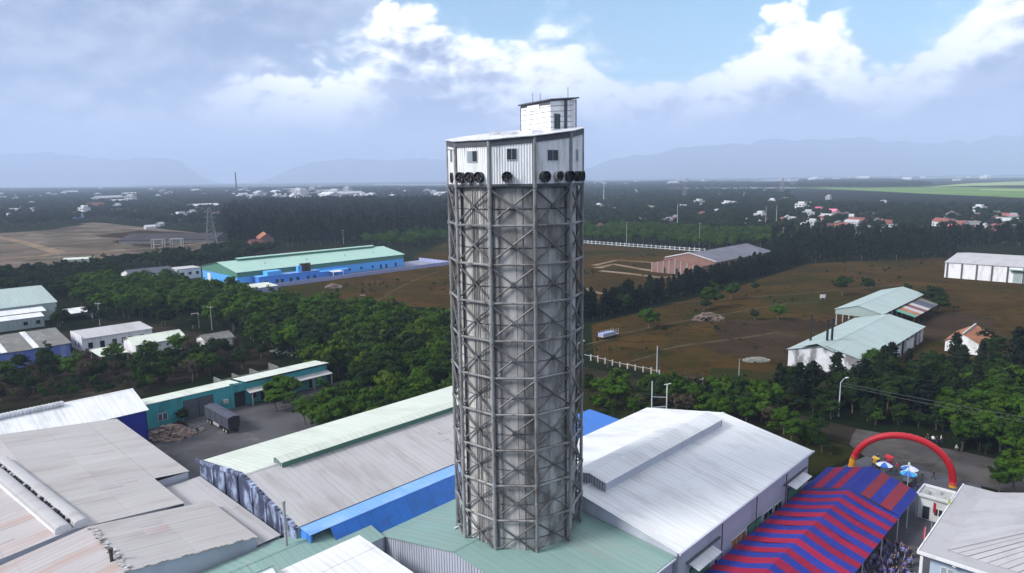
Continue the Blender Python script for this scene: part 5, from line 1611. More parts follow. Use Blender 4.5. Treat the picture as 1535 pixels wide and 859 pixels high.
b = thing('twin_pole_frame', 'pair of pale poles joined by rungs behind the warehouse ridge', 'pole frame', g(113.6, 69.5), GA - .75)
MB().tube((-1.5, 0, 0), (-1.5, 0, 14), .15, .1, n=8).build('shaft', M['post_white'], b)
MB().tube((1.5, 0, 0), (1.5, 0, 13.3), .15, .1, n=8).build('shaft', M['post_white'], b)
for z in (8.6, 10.8):
    MB().bar((-1.5, 0, z), (1.5, 0, z + (.1 if z < 10 else -.2)), .1).build('rung', M['post_white'], b)
MB().bar((.9, 0, 13.2), (2.3, 0, 13.45), .12).build('crossarm', M['post_white'], b)
for u, v, h, lb in ((150, 488, 9, 'thin pole behind the long white house'), (318, 495, 9, 'thin pole beside the tiled hut'), (545, 470, 8, 'thin dark pole at the near edge of the dry field'), (561, 505, 6, 'short pale pole in the middle of the wood'),
                   (939, 367, 18, 'left one of two tall poles behind the far white fence'), (1048, 369, 18, 'right one of two tall poles behind the far white fence'), (1173, 366, 13, 'pole behind the slate-grey sheet roof'), (90, 400, 9, 'pole left of the cream hut'), (135, 405, 9, 'pole right of the cream hut'), (515, 366, 12, 'pole behind the middle of the mint roof'), (607, 352, 14, 'pole behind the right end of the mint roof')):
    pole(lb, gp(u, v), h, 2.2 if h > 7 else 0, .14 if h < 12 else .2)
for u, v, h, lb in ((1015, 345, 26, 'slim white mast among far trees right of the tower'), (1147, 346, 24, 'left slim white mast near the red-roofed hamlet'), (1163, 344, 24, 'right slim white mast near the red-roofed hamlet')):
    pole(lb, gp(u, v), h, 0, .35, name='mast', cat='mast', m='post_white')
def lattice(label, loc, h, w, arms, name='lattice_pylon', cat='pylon'):
    p = thing(name, label, cat, loc, .5)
    mb = MB()
    n = 9
    for sx in (-1, 1):
        for sy in (-1, 1):
            mb.bar((sx * w, sy * w, 0), (sx * w * .16, sy * w * .16, h), .02 * h * .6 + .04)
    mb.build('leg', M['steel'], p)
    mb = MB()
    for i in range(n):
        f0, f1 = i / n, (i + 1) / n
        a, c_ = w * (1 - .84 * f0), w * (1 - .84 * f1)
        for sx, sy in ((-1, -1), (1, -1), (1, 1), (-1, 1)):
            nx, ny = (-sy, sx)
            mb.bar((sx * a, sy * a, h * f0), (nx * c_, ny * c_, h * f1), .006 * h + .03)
            mb.bar((sx * c_, sy * c_, h * f1), (nx * c_, ny * c_, h * f1), .006 * h + .02)
    mb.build('lattice', M['steel'], p)
    for z, l in arms:
        MB().bar((-l, 0, h * z), (l, 0, h * z), .3, .35).bar((-l, 0, h * z), (0, 0, h * z + 1.5), .15).bar((l, 0, h * z), (0, 0, h * z + 1.5), .15).build('crossarm', M['steel'], p)
lattice('steel lattice pylon by the dirt lot left of the mint roof', gp(318, 372), 33, 4.5, ((.62, 5), (.76, 4.2), (.9, 3.4)))
lattice('distant lattice pylon right of the tower near the town', gp(1026, 300), 38, 5, ((.7, 6), (.9, 5)))
lattice('faint lattice pylon far right of the tower beyond the paddies', gp(1172, 292), 45, 6, ((.7, 6), (.9, 5)))
b = thing('radio_mast', 'tall thin white radio mast just right of the tower', 'mast', gp(905, 306))
MB().tube((0, 0, 0), (0, 0, 48), .9, .25, n=8).build('shaft', M['post_white'], b)
for z in (12, 24, 36):
    MB().tube((0, 0, z), (0, 0, z + .8), 1.2, n=8).build('collar', M['post_white'], b)
b = thing('factory_chimney', 'tall dark factory chimney in the far town left of the tower', 'chimney', gp(355, 291))
MB().tube((0, 0, 0), (0, 0, 88), 3.6, 2.4, n=12).build('shaft', M['trim'], b)
MB().tube((0, 0, 86), (0, 0, 89), 2.9, n=12).build('rim', M['trim'], b)
# power cables along the road
def cable(label, p, q, sag):
    mb = MB()
    n = 14
    pts = []
    for i in range(n + 1):
        f = i / n
        v = p.lerp(q, f)
        pts.append(v - Vector((0, 0, sag * 4 * f * (1 - f))))
    for a, c_ in zip(pts, pts[1:]):
        mb.tube(a, c_, .035, n=5, caps=False)
    tag(mb.build('power_cable', M['trim']), label, 'cable')
cable('upper power cable in front of the right-hand trees', g(156.5, 49.5, 7.9), g(157, -12, 9.0), .7)
cable('lower power cable in front of the right-hand trees', g(156.5, 49.5, 7.3), g(157, -12, 8.0), .8)

# ------------------------------------------------------------------ far houses and the town
def house_mesh(kind, rr):
    mb = MB()
    if kind == 'flat':
        w, d, h = rr.uniform(8, 13), rr.uniform(8, 14), rr.choice([4, 7.2, 7.2, 10.4])
        mb.slot = 0
        mb.box(-w / 2, w / 2, -d / 2, d / 2, 0, h)
        mb.slot = 1
        mb.box(-w / 2 - .3, w / 2 + .3, -d / 2 - .3, d / 2 + .3, h, h + .35)
        mb.slot = 0
        mb.box(-w / 4, w / 3, -d / 4, d / 3, h + .35, h + 2.6)
        mb.slot = 2
        for fl in range(int(h / 3.3)):
            for i in range(3):
                x = -w / 2 + w * (i + .3) / 3
                mb.box(x, x + w * .16, -d / 2 - .05, -d / 2 + .05, fl * 3.3 + 1.0, fl * 3.3 + 2.5)
                y = -d / 2 + d * (i + .3) / 3
                mb.box(-w / 2 - .05, -w / 2 + .05, y, y + d * .16, fl * 3.3 + 1.0, fl * 3.3 + 2.5)
    else:
        w, d = rr.uniform(7, 10), rr.uniform(10, 18)
        h, rz = rr.uniform(3.2, 4.6), rr.uniform(1.8, 2.8)
        if kind == 'long':
            d, h = rr.uniform(28, 48), rr.uniform(5, 7)
            w = rr.uniform(14, 20)
        mb.slot = 0
        pr = [(-w / 2, 0), (w / 2, 0), (w / 2, h), (0, h + rz), (-w / 2, h)]
        V = [(x, -d / 2, z) for x, z in pr] + [(x, d / 2, z) for x, z in pr]
        mb.add(V, [(0, 1, 2, 3, 4), (9, 8, 7, 6, 5)] + [(i, i + 5, (i + 1) % 5 + 5, (i + 1) % 5) for i in range(5)])
        mb.slot = 1
        o = .5
        k = rz / (w / 2)
        mb.slab([(w / 2 + o, -d / 2 - o, h - k * o + .1), (w / 2 + o, d / 2 + o, h - k * o + .1), (0, d / 2 + o, h + rz + .1), (0, -d / 2 - o, h + rz + .1)], .15)
        mb.slab([(-w / 2 - o, d / 2 + o, h - k * o + .1), (-w / 2 - o, -d / 2 - o, h - k * o + .1), (0, -d / 2 - o, h + rz + .1), (0, d / 2 + o, h + rz + .1)], .15)
        mb.slot = 2
        for i in range(2):
            x = -w / 2 + w * (i + .3) / 2
            mb.box(x, x + w * .14, -d / 2 - .05, -d / 2 + .05, .9, 2.3)
        for i in range(4):
            y = -d / 2 + d * (i + .3) / 4
            mb.box(-w / 2 - .05, -w / 2 + .05, y, y + d * .1, .9, 2.3)
    me = bpy.data.meshes.new('house')
    me.from_pydata(mb.V, [], mb.F)
    for _ in range(3):
        me.materials.append(None)
    me.polygons.foreach_set('material_index', mb.M)
    return me
hr = random.Random(77)
HM = {k: [house_mesh(k, hr) for _ in range(5)] for k in ('flat', 'gable', 'long')}
M['pink_wall'] = mat('pink_wall', (.62, .16, .26), .8, 0, .1, .3)
M['yellow_wall'] = mat('lime_yellow_wall', (.55, .60, .25), .8, 0, .1, .3)
HOUSE_AT = []
def house(loc, kind, wall, roof, label, group=None, sc_=1.0, rz=None, name='house'):
    o = bpy.data.objects.new(name, hr.choice(HM[kind]))
    C.objects.link(o)
    o.location = loc
    o.rotation_euler = (0, 0, hr.uniform(-.8, .8) if rz is None else rz)
    o.scale = (sc_, sc_, sc_)
    for i, m in enumerate((wall, roof, M['glass'])):
        o.material_slots[i].link = 'OBJECT'
        o.material_slots[i].material = m
    HOUSE_AT.append((loc[0], loc[1], 9 * sc_))
    return tag(o, label, 'house', group)
WW, RT, GR, WR = M['town_white'], M['red_tile'], M['grey_roof'], M['town_roof']
# the ones that can be told apart
for u, v, k, w, r, lb, s_ in (
        (1203, 346, 'flat', WW, M['concrete'], 'white block lower left in the right-hand hamlet', .85),
        (1217, 340, 'flat', WW, M['concrete'], 'white two-storey block above the hamlet roofs', .85),
        (1200, 318, 'flat', WW, M['concrete'], 'white house left of the pink house', 1.15),
        (1228, 319, 'flat', M['pink_wall'], M['red_tile'], 'bright pink house in the right-hand hamlet', 1.25),
        (1212, 309, 'flat', M['yellow_wall'], M['concrete'], 'lime yellow house behind the pink house', 1.1),
        (1246, 321, 'gable', WW, M['pink_wall'], 'white and pink house right of the pink house', 1.1),
        (1333, 340, 'gable', WW, M['red_tile'], 'house with vivid red roof right of the hamlet', 1.2),
        (1285, 337, 'gable', M['brick'], RT, 'brick house with broad red roof left of the vivid red one', 1.2),
        (1240, 345, 'gable', M['brick'], RT, 'dark red roofed house in front of the white blocks', 1.1),
        (1283, 361, 'gable', M['brick'], RT, 'reddish house at the wood edge below the hamlet', 1.0),
        (1385, 312, 'flat', WW, M['concrete'], 'white house alone in the trees right of the hamlet', 1.1),
        (1468, 320, 'flat', WW, M['concrete'], 'tall white house near the right edge below the paddies', 1.2),
        (1518, 333, 'flat', M['pale_teal'], M['pink_wall'], 'pale turquoise house at the right edge', 1.0),
        (1433, 346, 'gable', M['brick'], M['pink_wall'], 'pinkish house half hidden in trees above the right warehouse', 1.0),
        (1324, 304, 'long', WW, WR, 'white long house below the paddies', .6),
        (1242, 299, 'flat', WW, M['concrete'], 'small white house right at the paddy edge', 1.0),
        (1048, 309, 'flat', WW, M['concrete'], 'white stepped house right of the tower, left of a pair', 1.3),
        (1099, 309, 'flat', WW, M['concrete'], 'white stepped house right of the tower, right of a pair', 1.3),
        (976, 305, 'long', WW, WR, 'low white shed right of the tower', .5),
        (1154, 340, 'gable', M['brick'], M['red_tile'], 'red-roofed house between the two slim masts', 1.2),
        (1180, 334, 'gable', WW, GR, 'grey-roofed house left of the white blocks', 1.2),
        (1054, 327, 'gable', M['brick'], RT, 'dark red house in the wood right of the tower', 1.3),
        (898, 344, 'gable', M['brick'], RT, 'low red-roofed hut right beside the tower above the fence', 1.0),
        (957, 335, 'gable', WW, GR, 'pale hut in the wood right of the tower', 1.2),
        (143, 313, 'gable', WW, RT, 'white church-like house with red roof at left', 2.2),
        (148, 319, 'flat', WW, M['red_tile'], 'small white house with red roof below the church-like one', 1.2),
        (115, 327, 'long', M['light_blue'], M['light_blue'], 'blue-roofed shed behind the dirt lot', .8),
        (225, 343, 'gable', WW, WR, 'white hut behind the dirt lot, left of a pair', .7),
        (240, 339, 'gable', WW, WR, 'white hut behind the dirt lot, right of a pair', .75),
        (398, 366, 'gable', M['brick'], M['rust_tile'], 'pinkish house left of the mint roof', 1.5),
        (384, 369, 'gable', M['brick'], M['red_tile'], 'red shed left of the mint roof', 1.0),
        (493, 325, 'flat', WW, M['concrete'], 'single white tower house in the dark wood', .7),
        (478, 293, 'flat', WW, M['concrete'], 'large white block in the far town left of the grey block', 3.0),
        (505, 295, 'flat', M['concrete'], M['concrete'], 'large grey block in the far town', 3.4),
        (558, 296, 'long', WW, WR, 'bright white hall at the right of the far town', 1.6),
        (65, 311, 'gable', WW, M['red_tile'], 'pale house at far left in the trees', 1.6)):
    house(gp(u, v), k, w, r, lb, None, s_)
def town(n, poly, label, group, mix, smin, smax, seed):
    rr = random.Random(seed)
    us, vs = [p[0] for p in poly], [p[1] for p in poly]
    c = 0
    while c < n:
        u, v = rr.uniform(min(us), max(us)), rr.uniform(min(vs), max(vs))
        if not inpoly((u, v), poly):
            continue
        k, w, r = rr.choice(mix)
        house(gp(u, v), k, w, r, label, group, rr.uniform(smin, smax))
        c += 1
wm = [('flat', WW, M['concrete']), ('gable', WW, WR), ('gable', WW, GR), ('long', WW, WR), ('flat', WW, WW)]
rm = [('gable', M['brick'], RT), ('gable', WW, RT), ('gable', WW, GR), ('gable', M['brick'], M['moss_roof'])]
town(100, [(0, 284), (350, 282), (680, 284), (680, 299), (560, 303), (340, 303), (150, 306), (0, 303)], 'small pale house of the far town left of the tower', 'far town houses left of the tower', wm, 1.0, 2.0, 5)
town(60, [(360, 287), (560, 289), (560, 300), (360, 301)], 'pale building in the dense middle of the far town', 'houses in the dense part of the far town', wm, 1.2, 2.6, 6)
town(26, [(0, 306), (330, 303), (330, 335), (230, 330), (0, 335)], 'small house among dark trees behind the dirt lot', 'houses in the trees behind the dirt lot', wm + rm, .9, 1.4, 7)
town(44, [(1185, 322), (1300, 322), (1345, 336), (1300, 358), (1190, 352)], 'small low house in the red-roofed hamlet', 'houses of the red-roofed hamlet', rm + rm + rm + wm[:2], .75, 1.1, 8)
town(24, [(1400, 322), (1535, 326), (1535, 352), (1420, 350)], 'small house in the trees above the right warehouse', 'houses above the right warehouse', rm + wm[:2], .8, 1.2, 9)
town(40, [(880, 290), (1180, 288), (1180, 340), (1100, 345), (880, 330)], 'scattered small house in the wood right of the tower', 'scattered houses right of the tower', rm + wm, .8, 1.3, 10)
town(60, [(880, 266), (1200, 264), (1535, 258), (1535, 273), (1200, 273), (1000, 279), (880, 279)], 'tiny white house on the horizon plain right of the tower', 'horizon houses right of the tower', wm, 1.6, 3.4, 11)

# ------------------------------------------------------------------ trees
def rnd_unit(rr):
    while True:
        v = Vector((rr.uniform(-1, 1), rr.uniform(-1, 1), rr.uniform(-1, 1)))
        if .05 < v.length < 1:
            return v.normalized()
def leafquad(V, F, p, n, s, rr, asp=1.0):
    n = n.normalized()
    a = n.orthogonal().normalized()
    b_ = n.cross(a)
    an = rr.uniform(0, 6.28)
    a, b_ = a * math.cos(an) + b_ * math.sin(an), b_ * math.cos(an) - a * math.sin(an)
    k = len(V)
    V += [p - a * s * asp, p - b_ * s * .6, p + a * s * asp, p + b_ * s * .6]
    F.append((k, k + 1, k + 2, k + 3))
def broad_crown(seed, ncl=64, per=30, H=7.0, R=3.4, leaf=.30):
    rr = random.Random(seed)
    V, F = [], []
    lobes = [(Vector((rr.uniform(-.45, .45) * R, rr.uniform(-.45, .45) * R, H * rr.uniform(.52, .78))), rr.uniform(.45, .68) * R) for _ in range(6)]
    for c in range(ncl):
        lc, lr = rr.choice(lobes)
        d = rnd_unit(rr)
        d.z = d.z * .8 + .12
        cc = lc + d * lr * rr.uniform(.55, 1.0)
        cr = rr.uniform(.45, .85) * R / 3.4
        for i in range(per):
            n = rnd_unit(rr)
            p = cc + Vector((n.x, n.y, n.z * .7)) * cr * rr.uniform(.5, 1.0)
            leafquad(V, F, p, n * .6 + d * .6 + Vector((0, 0, .5)) + rnd_unit(rr) * .5, leaf * rr.uniform(.7, 1.3) * R / 3.4, rr, 1.1)
    return V, F
def cas_crown(seed, H=12.0, R=2.3, nb=80, per=20):
    rr = random.Random(seed)
    V, F = [], []
    for i in range(nb):
        f = rr.random() ** .85
        z = H * (.14 + .84 * f)
        rad = R * (1 - f) ** .6 * rr.uniform(.5, 1.15) + .15
        a = rr.uniform(0, 6.28)
        tip = Vector((math.cos(a) * rad, math.sin(a) * rad, z + rad * rr.uniform(.0, .45)))
        base_ = Vector((0, 0, z - .2))
        for j in range(per):
            p = base_.lerp(tip, rr.uniform(.25, 1.0)) + rnd_unit(rr) * .34
            n = Vector((math.cos(a), math.sin(a), .35)) + rnd_unit(rr) * .8
            leafquad(V, F, p, n, rr.uniform(.22, .42), rr, 1.1)
    return V, F
def trunk_mesh(seed, H, r, limbs):
    rr = random.Random(seed)
    mb = MB()
    p = Vector((0, 0, 0))
    seg = 5
    rad = r
    for i in range(seg):
        q = Vector((rr.uniform(-.12, .12) * (i + 1), rr.uniform(-.12, .12) * (i + 1), H * (i + 1) / seg))
        mb.tube(p, q, rad, rad * .8, n=6, caps=False)
        p, rad = q, rad * .8
        if i >= 1:
            for _ in range(limbs):
                d = rnd_unit(rr)
                d.z = abs(d.z) * .7 + .35
                mb.tube(p, p + d.normalized() * H * rr.uniform(.25, .45), rad * .55, rad * .15, n=5, caps=False)
    return mb.V, mb.F
def mesh_of(name, V, F, m):
    me = bpy.data.meshes.new(name)
    me.from_pydata([tuple(v) for v in V], [], F)
    me.materials.append(m)
    return me
PROTO = {'leaf': [], 'dark': [], 'cas': [], 'yellow': [], 'dry': []}
for i in range(5):
    V, F = broad_crown(100 + i)
    TV, TF = trunk_mesh(200 + i, 5.2, .17, 2)
    tme = mesh_of('trunk', TV, TF, M['bark'])
    PROTO['leaf'].append((mesh_of('crown', V, F, M['leaf']), tme))
    PROTO['dark'].append((mesh_of('crown', V, F, M['leaf_dark']), tme))
    if i < 2:
        PROTO['yellow'].append((mesh_of('crown', V, F, M['leaf_yellow']), tme))
        V2, F2 = broad_crown(300 + i, 30, 16)
        PROTO['dry'].append((mesh_of('crown', V2, F2, M['dry_leaf']), tme))
for i in range(4):
    V, F = cas_crown(140 + i)
    TV, TF = trunk_mesh(240 + i, 10.5, .16, 1)
    PROTO['cas'].append((mesh_of('crown', V, F, M['needle']), mesh_of('trunk', TV, TF, M['bark'])))
tr_r = random.Random(5)
TREES = []
def tree(loc, kind, label, group=None, s=1.0, name='broadleaf_tree', wide=1.0, cat='tree'):
    cm, tm = tr_r.choice(PROTO[kind])
    t = thing(name, label, cat, loc, tr_r.uniform(0, 6.28), group)
    t.scale = (s * wide * tr_r.uniform(.9, 1.1), s * wide * tr_r.uniform(.9, 1.1), s)
    for nm, me in (('trunk', tm), ('crown', cm)):
        o = bpy.data.objects.new(nm, me)
        C.objects.link(o)
        o.parent = t
    TREES.append((loc[0], loc[1]))
    return t
AVOID = [(-10, 112, 36, 112), (40, 126, -30, 43), (124, 140, 19, 43), (38, 60, 112, 158), (60, 70, 112, 150), (44, 94, 140, 166), (0, 45, 140, 166), (139.5, 151, -60, 60), (150, 285, 310, 392), (108, 156, 385, 414), (20, 70, 300, 362),
         (12, 55, 238, 274), (55, 86, 222, 262), (84, 97, 219, 232), (188, 250, 52, 77), (252, 312, 58, 86), (236, 257, 35, 48), (400, 470, -60, 84), (330, 434, 178, 220), (70, 90, 172, 184)]
def blocked(p):
    s, t = p[0] * GC + p[1] * GS, -p[0] * GS + p[1] * GC
    for a, b_, c_, d in AVOID:
        if a < s < b_ and c_ < t < d:
            return True
    return False
def scatter(poly, step, seed, keep=1.0, fields=True):
    """ground positions about step metres apart whose foot lies in a region of the view"""
    rr = random.Random(seed)
    W_ = [gp(u, v) for u, v in poly]
    x0, x1, y0, y1 = min(p.x for p in W_), max(p.x for p in W_), min(p.y for p in W_), max(p.y for p in W_)
    out = []
    y = y0
    while y < y1:
        x = x0
        while x < x1:
            p = Vector((x + rr.uniform(-.45, .45) * step, y + rr.uniform(-.45, .45) * step, 0))
            x += step
            if rr.random() > keep:
                continue
            if inpoly(proj(p), poly) and not blocked(p):
                out.append(p)
        y += step
    return out
# the wood left of the tower
wood = scatter([(125, 428), (180, 432), (250, 432), (330, 446), (372, 452), (430, 464), (500, 474), (575, 487), (640, 491), (690, 490), (700, 610), (640, 618), (560, 612), (470, 600), (466, 553), (400, 532), (330, 500), (285, 478), (200, 480), (150, 472), (100, 455)], 6.0, 21, .95)
far_broad, far_cas, far_dark = [], [], []
wood.sort(key=lambda p: p.y)
for i, p in enumerate(wood):
    s = tr_r.uniform(.95, 1.5)
    if i < 120:
        kd = tr_r.choice(['leaf', 'leaf', 'leaf', 'leaf', 'dark', 'dark', 'yellow']) if tr_r.random() < .9 else 'dark'
        u_ = proj(p)[0]
        wh = 'just left of the tower' if u_ > 600 else ('behind the end of the turquoise workshop' if u_ > 450 else 'behind the middle of the turquoise workshop')
        hu = {'leaf': 'mid green', 'dark': 'dark green', 'yellow': 'yellowish green'}[kd]
        sz = 'tall' if s > 1.28 else ('low' if s < 1.1 else 'medium-high')
        tree(p, kd, '%s %s tree in the wood %s' % (sz, hu, wh), 'wood %s: %s %s trees' % (wh, sz, hu), s)
    else:
        far_broad.append((p, s * 1.05))
tree(gp(508, 560), 'yellow', 'yellow-green tree standing out at the yard edge of the wood', None, 1.5, wide=1.1)
tree(gp(470, 562), 'yellow', 'second yellow-green tree next to the turquoise workshop end', None, 1.2, wide=1.0)
tree(g(76.5, 152), 'leaf', 'round dark green tree beside the porch of the turquoise workshop', None, 1.05, wide=1.45)
tree(g(72.5, 148), 'leaf', 'low green bush in front of the turquoise workshop porch', None, .75, wide=1.6)
tree(g(54.2, 156.4), 'dark', 'small dark bush against the turquoise wall', None, .5, wide=1.1)
for i, p in enumerate(scatter([(398, 605), (470, 588), (660, 590), (660, 615), (560, 645), (470, 668), (425, 680), (392, 650)], 4.9, 33, .92)):
    tree(p, 'leaf', 'tree in the shady strip between yard and cream roof', 'trees between yard and cream roof', tr_r.uniform(.8, 1.2))
# trees among the left clearing
for i, p in enumerate(scatter([(0, 545), (110, 545), (250, 530), (330, 520), (400, 540), (330, 565), (215, 590), (150, 580), (0, 606)], 5.6, 35, .66)):
    tree(p, tr_r.choice(['dark', 'leaf', 'dry', 'leaf', 'dark']), 'scattered tree in the clearing behind the white and blue hall', 'trees in the left clearing', tr_r.uniform(.6, 1.1))
for i, p in enumerate(scatter([(100, 480), (200, 470), (290, 480), (300, 500), (210, 488), (105, 497), (60, 492)], 8, 36, .6)):
    tree(p, 'dark', 'tree behind the long white house', 'trees behind the long white house', tr_r.uniform(.8, 1.1))
# right-hand belt by the road
belt = scatter([(1160, 592), (1240, 598), (1330, 572), (1420, 566), (1545, 556), (1545, 610), (1450, 632), (1330, 628), (1230, 618), (1150, 606)], 4.6, 41, .88)
for p in belt:
    if tr_r.random() < .45:
        tree(p, 'cas', 'dark feathery casuarina in the belt behind the street lamp', 'casuarinas behind the street lamp', tr_r.uniform(.75, 1.1), 'casuarina_tree', tr_r.uniform(1.0, 1.6))
    else:
        tree(p, 'dark', 'bushy tree in the belt behind the street lamp', 'bushy trees behind the street lamp', tr_r.uniform(.85, 1.35))
for p in scatter([(1440, 600), (1545, 590), (1545, 735), (1500, 735), (1440, 700), (1425, 645)], 4.8, 42, .9):
    tree(p, 'leaf', 'green tree between gate house and the right picture edge', 'trees right of the gate house', tr_r.uniform(.9, 1.35))
for p in scatter([(900, 575), (980, 590), (1080, 592), (1160, 605), (1235, 650), (1250, 690), (1210, 690), (1120, 640), (1000, 622), (900, 625)], 4.4, 43, .85):
    k = tr_r.choice(['leaf', 'leaf', 'dark', 'leaf', 'dry'])
    tree(p, k, 'roadside shrub behind the white warehouse', 'roadside shrubs behind the white warehouse', tr_r.uniform(.55, .95), 'roadside_shrub', 1.1, 'shrub')
for p in scatter([(1150, 604), (1240, 618), (1330, 628), (1450, 630), (1450, 645), (1340, 650), (1220, 642), (1160, 622)], 4.6, 44, .8):
    tree(p, tr_r.choice(['leaf', 'dark', 'dark']), 'bushy shrub along the road above the arch', 'roadside shrubs above the arch', tr_r.uniform(.45, .8), 'roadside_shrub', 1.2, 'shrub')
for p in scatter([(1210, 640), (1300, 640), (1300, 660), (1280, 690), (1240, 700), (1215, 690)], 5, 45, .8):
    tree(p, tr_r.choice(['dark', 'dry', 'leaf']), 'tree at the roadside left of the arch', 'roadside trees left of the arch', tr_r.uniform(.6, .95))
for p in scatter([(1425, 690), (1450, 655), (1545, 660), (1545, 760), (1490, 748), (1440, 735)], 4.4, 46, .9):
    tree(p, tr_r.choice(['leaf', 'dark', 'leaf']), 'tree between the arch and the office roof at the right edge', 'trees between arch and office', tr_r.uniform(.75, 1.1))
tree(g(192.5, 51.5), 'leaf', 'big round green tree in front of the stained white shed', None, 1.25, wide=1.15)
# solitary trees on the brown field
for u, v, s, k, lb in ((972, 492, 1.05, 'leaf', 'round solitary tree right of the broken trailer'), (932, 470, 1.2, 'dark', 'pale rounded tree at the near end of the casuarina row'), (1062, 462, 1.5, 'leaf', 'largest green tree in the middle of the brown field'), (1055, 466, .8, 'dark', 'low dark shrub under the largest field tree'),
                    (1095, 449, 1.1, 'leaf', 'tree just right of the largest field tree'), (1130, 437, .7, 'dark', 'small dark tree farther out in the brown field'), (1166, 480, .95, 'leaf', 'round tree left of the open teal shed'), (1132, 480, .6, 'dark', 'low shrub left of the round tree by the open teal shed'),
                    (1262, 443, 1.25, 'dark', 'tree at the left end of the open teal shed'), (1300, 436, .9, 'dark', 'tree behind the ridge of the open teal shed'), (1393, 462, 1.4, 'dark', 'spreading dark tree at the right end of the open teal shed'), (1405, 468, 1.1, 'dark', 'shrub right of the spreading dark tree'),
                    (1485, 545, 1.3, 'dark', 'tall dark tree right of the orange-tiled ruin'), (1018, 604, 1.05, 'leaf', 'roundish tree in front of the post fence gap'), (1040, 612, .9, 'leaf', 'bright bush in front of the post fence gap'), (1360, 440, .7, 'dark', 'small tree beyond the roof of the open teal shed')):
    tree(gp(u, v), k, lb, None, s, wide=1.15)
# casuarina windbreak across the field
wb = 0
for s in range(196, 424, 2):
    for off in (0, 3.6, 7.0):
        if tr_r.random() < (.85 if s < 230 else .95) * .62:
            p = g(s + tr_r.uniform(-1, 1), 155 + off + tr_r.uniform(-1.2, 1.2) + (s - 196) * .02)
            if wb < 150:
                sz = tr_r.uniform(.55, .95)
                wh = 'near end of the windbreak by the tower' if s < 245 else ('windbreak stretch before the brick shell' if s < 330 else 'far stretch of the windbreak past the sheet roof')
                hu = 'tall' if sz > .78 else 'short'
                tree(p, 'cas', '%s dark casuarina in the %s' % (hu, wh), 'casuarinas, %s, %s' % (wh, hu), sz, 'casuarina_tree', tr_r.uniform(1.0, 1.5))
                wb += 1
            else:
                far_cas.append((p, tr_r.uniform(.65, .95)))
# the masses behind
def fill(dst, poly, step, seed, keep, s0, s1):
    poly = [(-90 if u <= 0 else (1630 if u >= 1535 else u), v) for u, v in poly]
    for p in scatter(poly, step, seed, keep):
        if any(abs(p.x - hx) < hw and -hw * 2.2 < p.y - hy < hw for hx, hy, hw in HOUSE_AT if abs(p.y - hy) < 90):
            continue
        dst.append((p, tr_r.uniform(s0, s1)))
fill(far_dark, [(0, 418), (60, 414), (100, 408), (135, 404), (300, 382), (345, 372), (420, 380), (300, 400), (180, 400), (190, 432), (120, 440), (90, 455), (0, 428)], 6.5, 51, .85, .8, 1.3)
fill(far_dark, [(0, 552), (100, 546), (60, 600), (0, 604)], 6, 52, .3, .4, .7)
fill(far_cas, [(330, 345), (345, 318), (420, 310), (560, 308), (690, 310), (690, 358), (640, 358), (560, 362), (480, 368), (400, 372), (345, 368)], 9.5, 53, .85, 1.2, 1.9)
fill(far_broad, [(540, 362), (600, 352), (690, 345), (690, 362), (610, 372), (560, 371)], 8, 54, .8, 1.0, 1.4)
fill(far_dark, [(0, 296), (340, 296), (345, 345), (240, 337), (150, 328), (60, 340), (0, 345)], 13, 55, .7, 1.2, 1.9)
fill(far_dark, [(340, 300), (690, 300), (690, 312), (340, 314)], 14, 56, .6, 1.3, 2.0)
fill(far_broad, [(868, 342), (1000, 346), (1100, 352), (1200, 356), (1200, 372), (1060, 374), (960, 366), (868, 361)], 8, 57, .85, 1.0, 1.5)
fill(far_dark, [(868, 300), (1190, 298), (1190, 352), (1000, 346), (868, 342)], 10.5, 58, .75, 1.1, 1.7)
fill(far_dark, [(1190, 308), (1540, 314), (1540, 362), (1420, 368), (1190, 360)], 10.5, 59, .55, 1.0, 1.6)
fill(far_cas, [(1160, 360), (1420, 364), (1540, 362), (1540, 368), (1440, 372), (1415, 392), (1250, 392), (1180, 396), (1150, 388)], 7.5, 60, .8, .9, 1.4)
fill(far_dark, [(868, 284), (1180, 288), (1190, 304), (868, 300)], 17, 61, .5, 1.2, 2.0)
fill(far_dark, [(0, 284), (690, 282), (690, 300), (0, 298)], 20, 62, .45, 1.3, 2.2)
fill(far_dark, [(1200, 270), (1330, 270), (1395, 277), (1385, 281), (1240, 282), (1190, 283)], 16, 63, .8, 1.6, 2.4)
fill(far_dark, [(868, 274), (1000, 273), (1180, 276), (1190, 283), (868, 285)], 24, 64, .5, 1.5, 2.4)

fill(far_cas, [(690, 312), (868, 306), (868, 342), (690, 358)], 9.5, 65, .8, 1.1, 1.7)
fill(far_dark, [(690, 284), (868, 284), (868, 306), (690, 312)], 15, 66, .6, 1.2, 2.0)
fill(far_broad, [(690, 488), (760, 500), (800, 540), (800, 612), (690, 612)], 6, 67, .9, .9, 1.4)
fill(far_broad, [(690, 358), (868, 344), (868, 361), (690, 372)], 8.5, 68, .8, 1.0, 1.4)
scrub = []
for poly in (FIELD1, FIELD2):
    W_ = [g(a, b_) for a, b_ in poly]
    x0, x1, y0, y1 = min(p.x for p in W_), max(p.x for p in W_), min(p.y for p in W_), max(p.y for p in W_)
    k = 0
    while k < 2600:
        p = Vector((tr_r.uniform(x0, x1), tr_r.uniform(y0, y1), 0))
        k += 1
        q = (p.x * GC + p.y * GS, -p.x * GS + p.y * GC)
        if not inpoly(q, poly) or blocked(p):
            continue
        if mnoise.noise(p / 28) + .45 * mnoise.noise(p / 7) < .27:
            continue
        scrub.append((p, tr_r.uniform(.10, .30)))
under = []
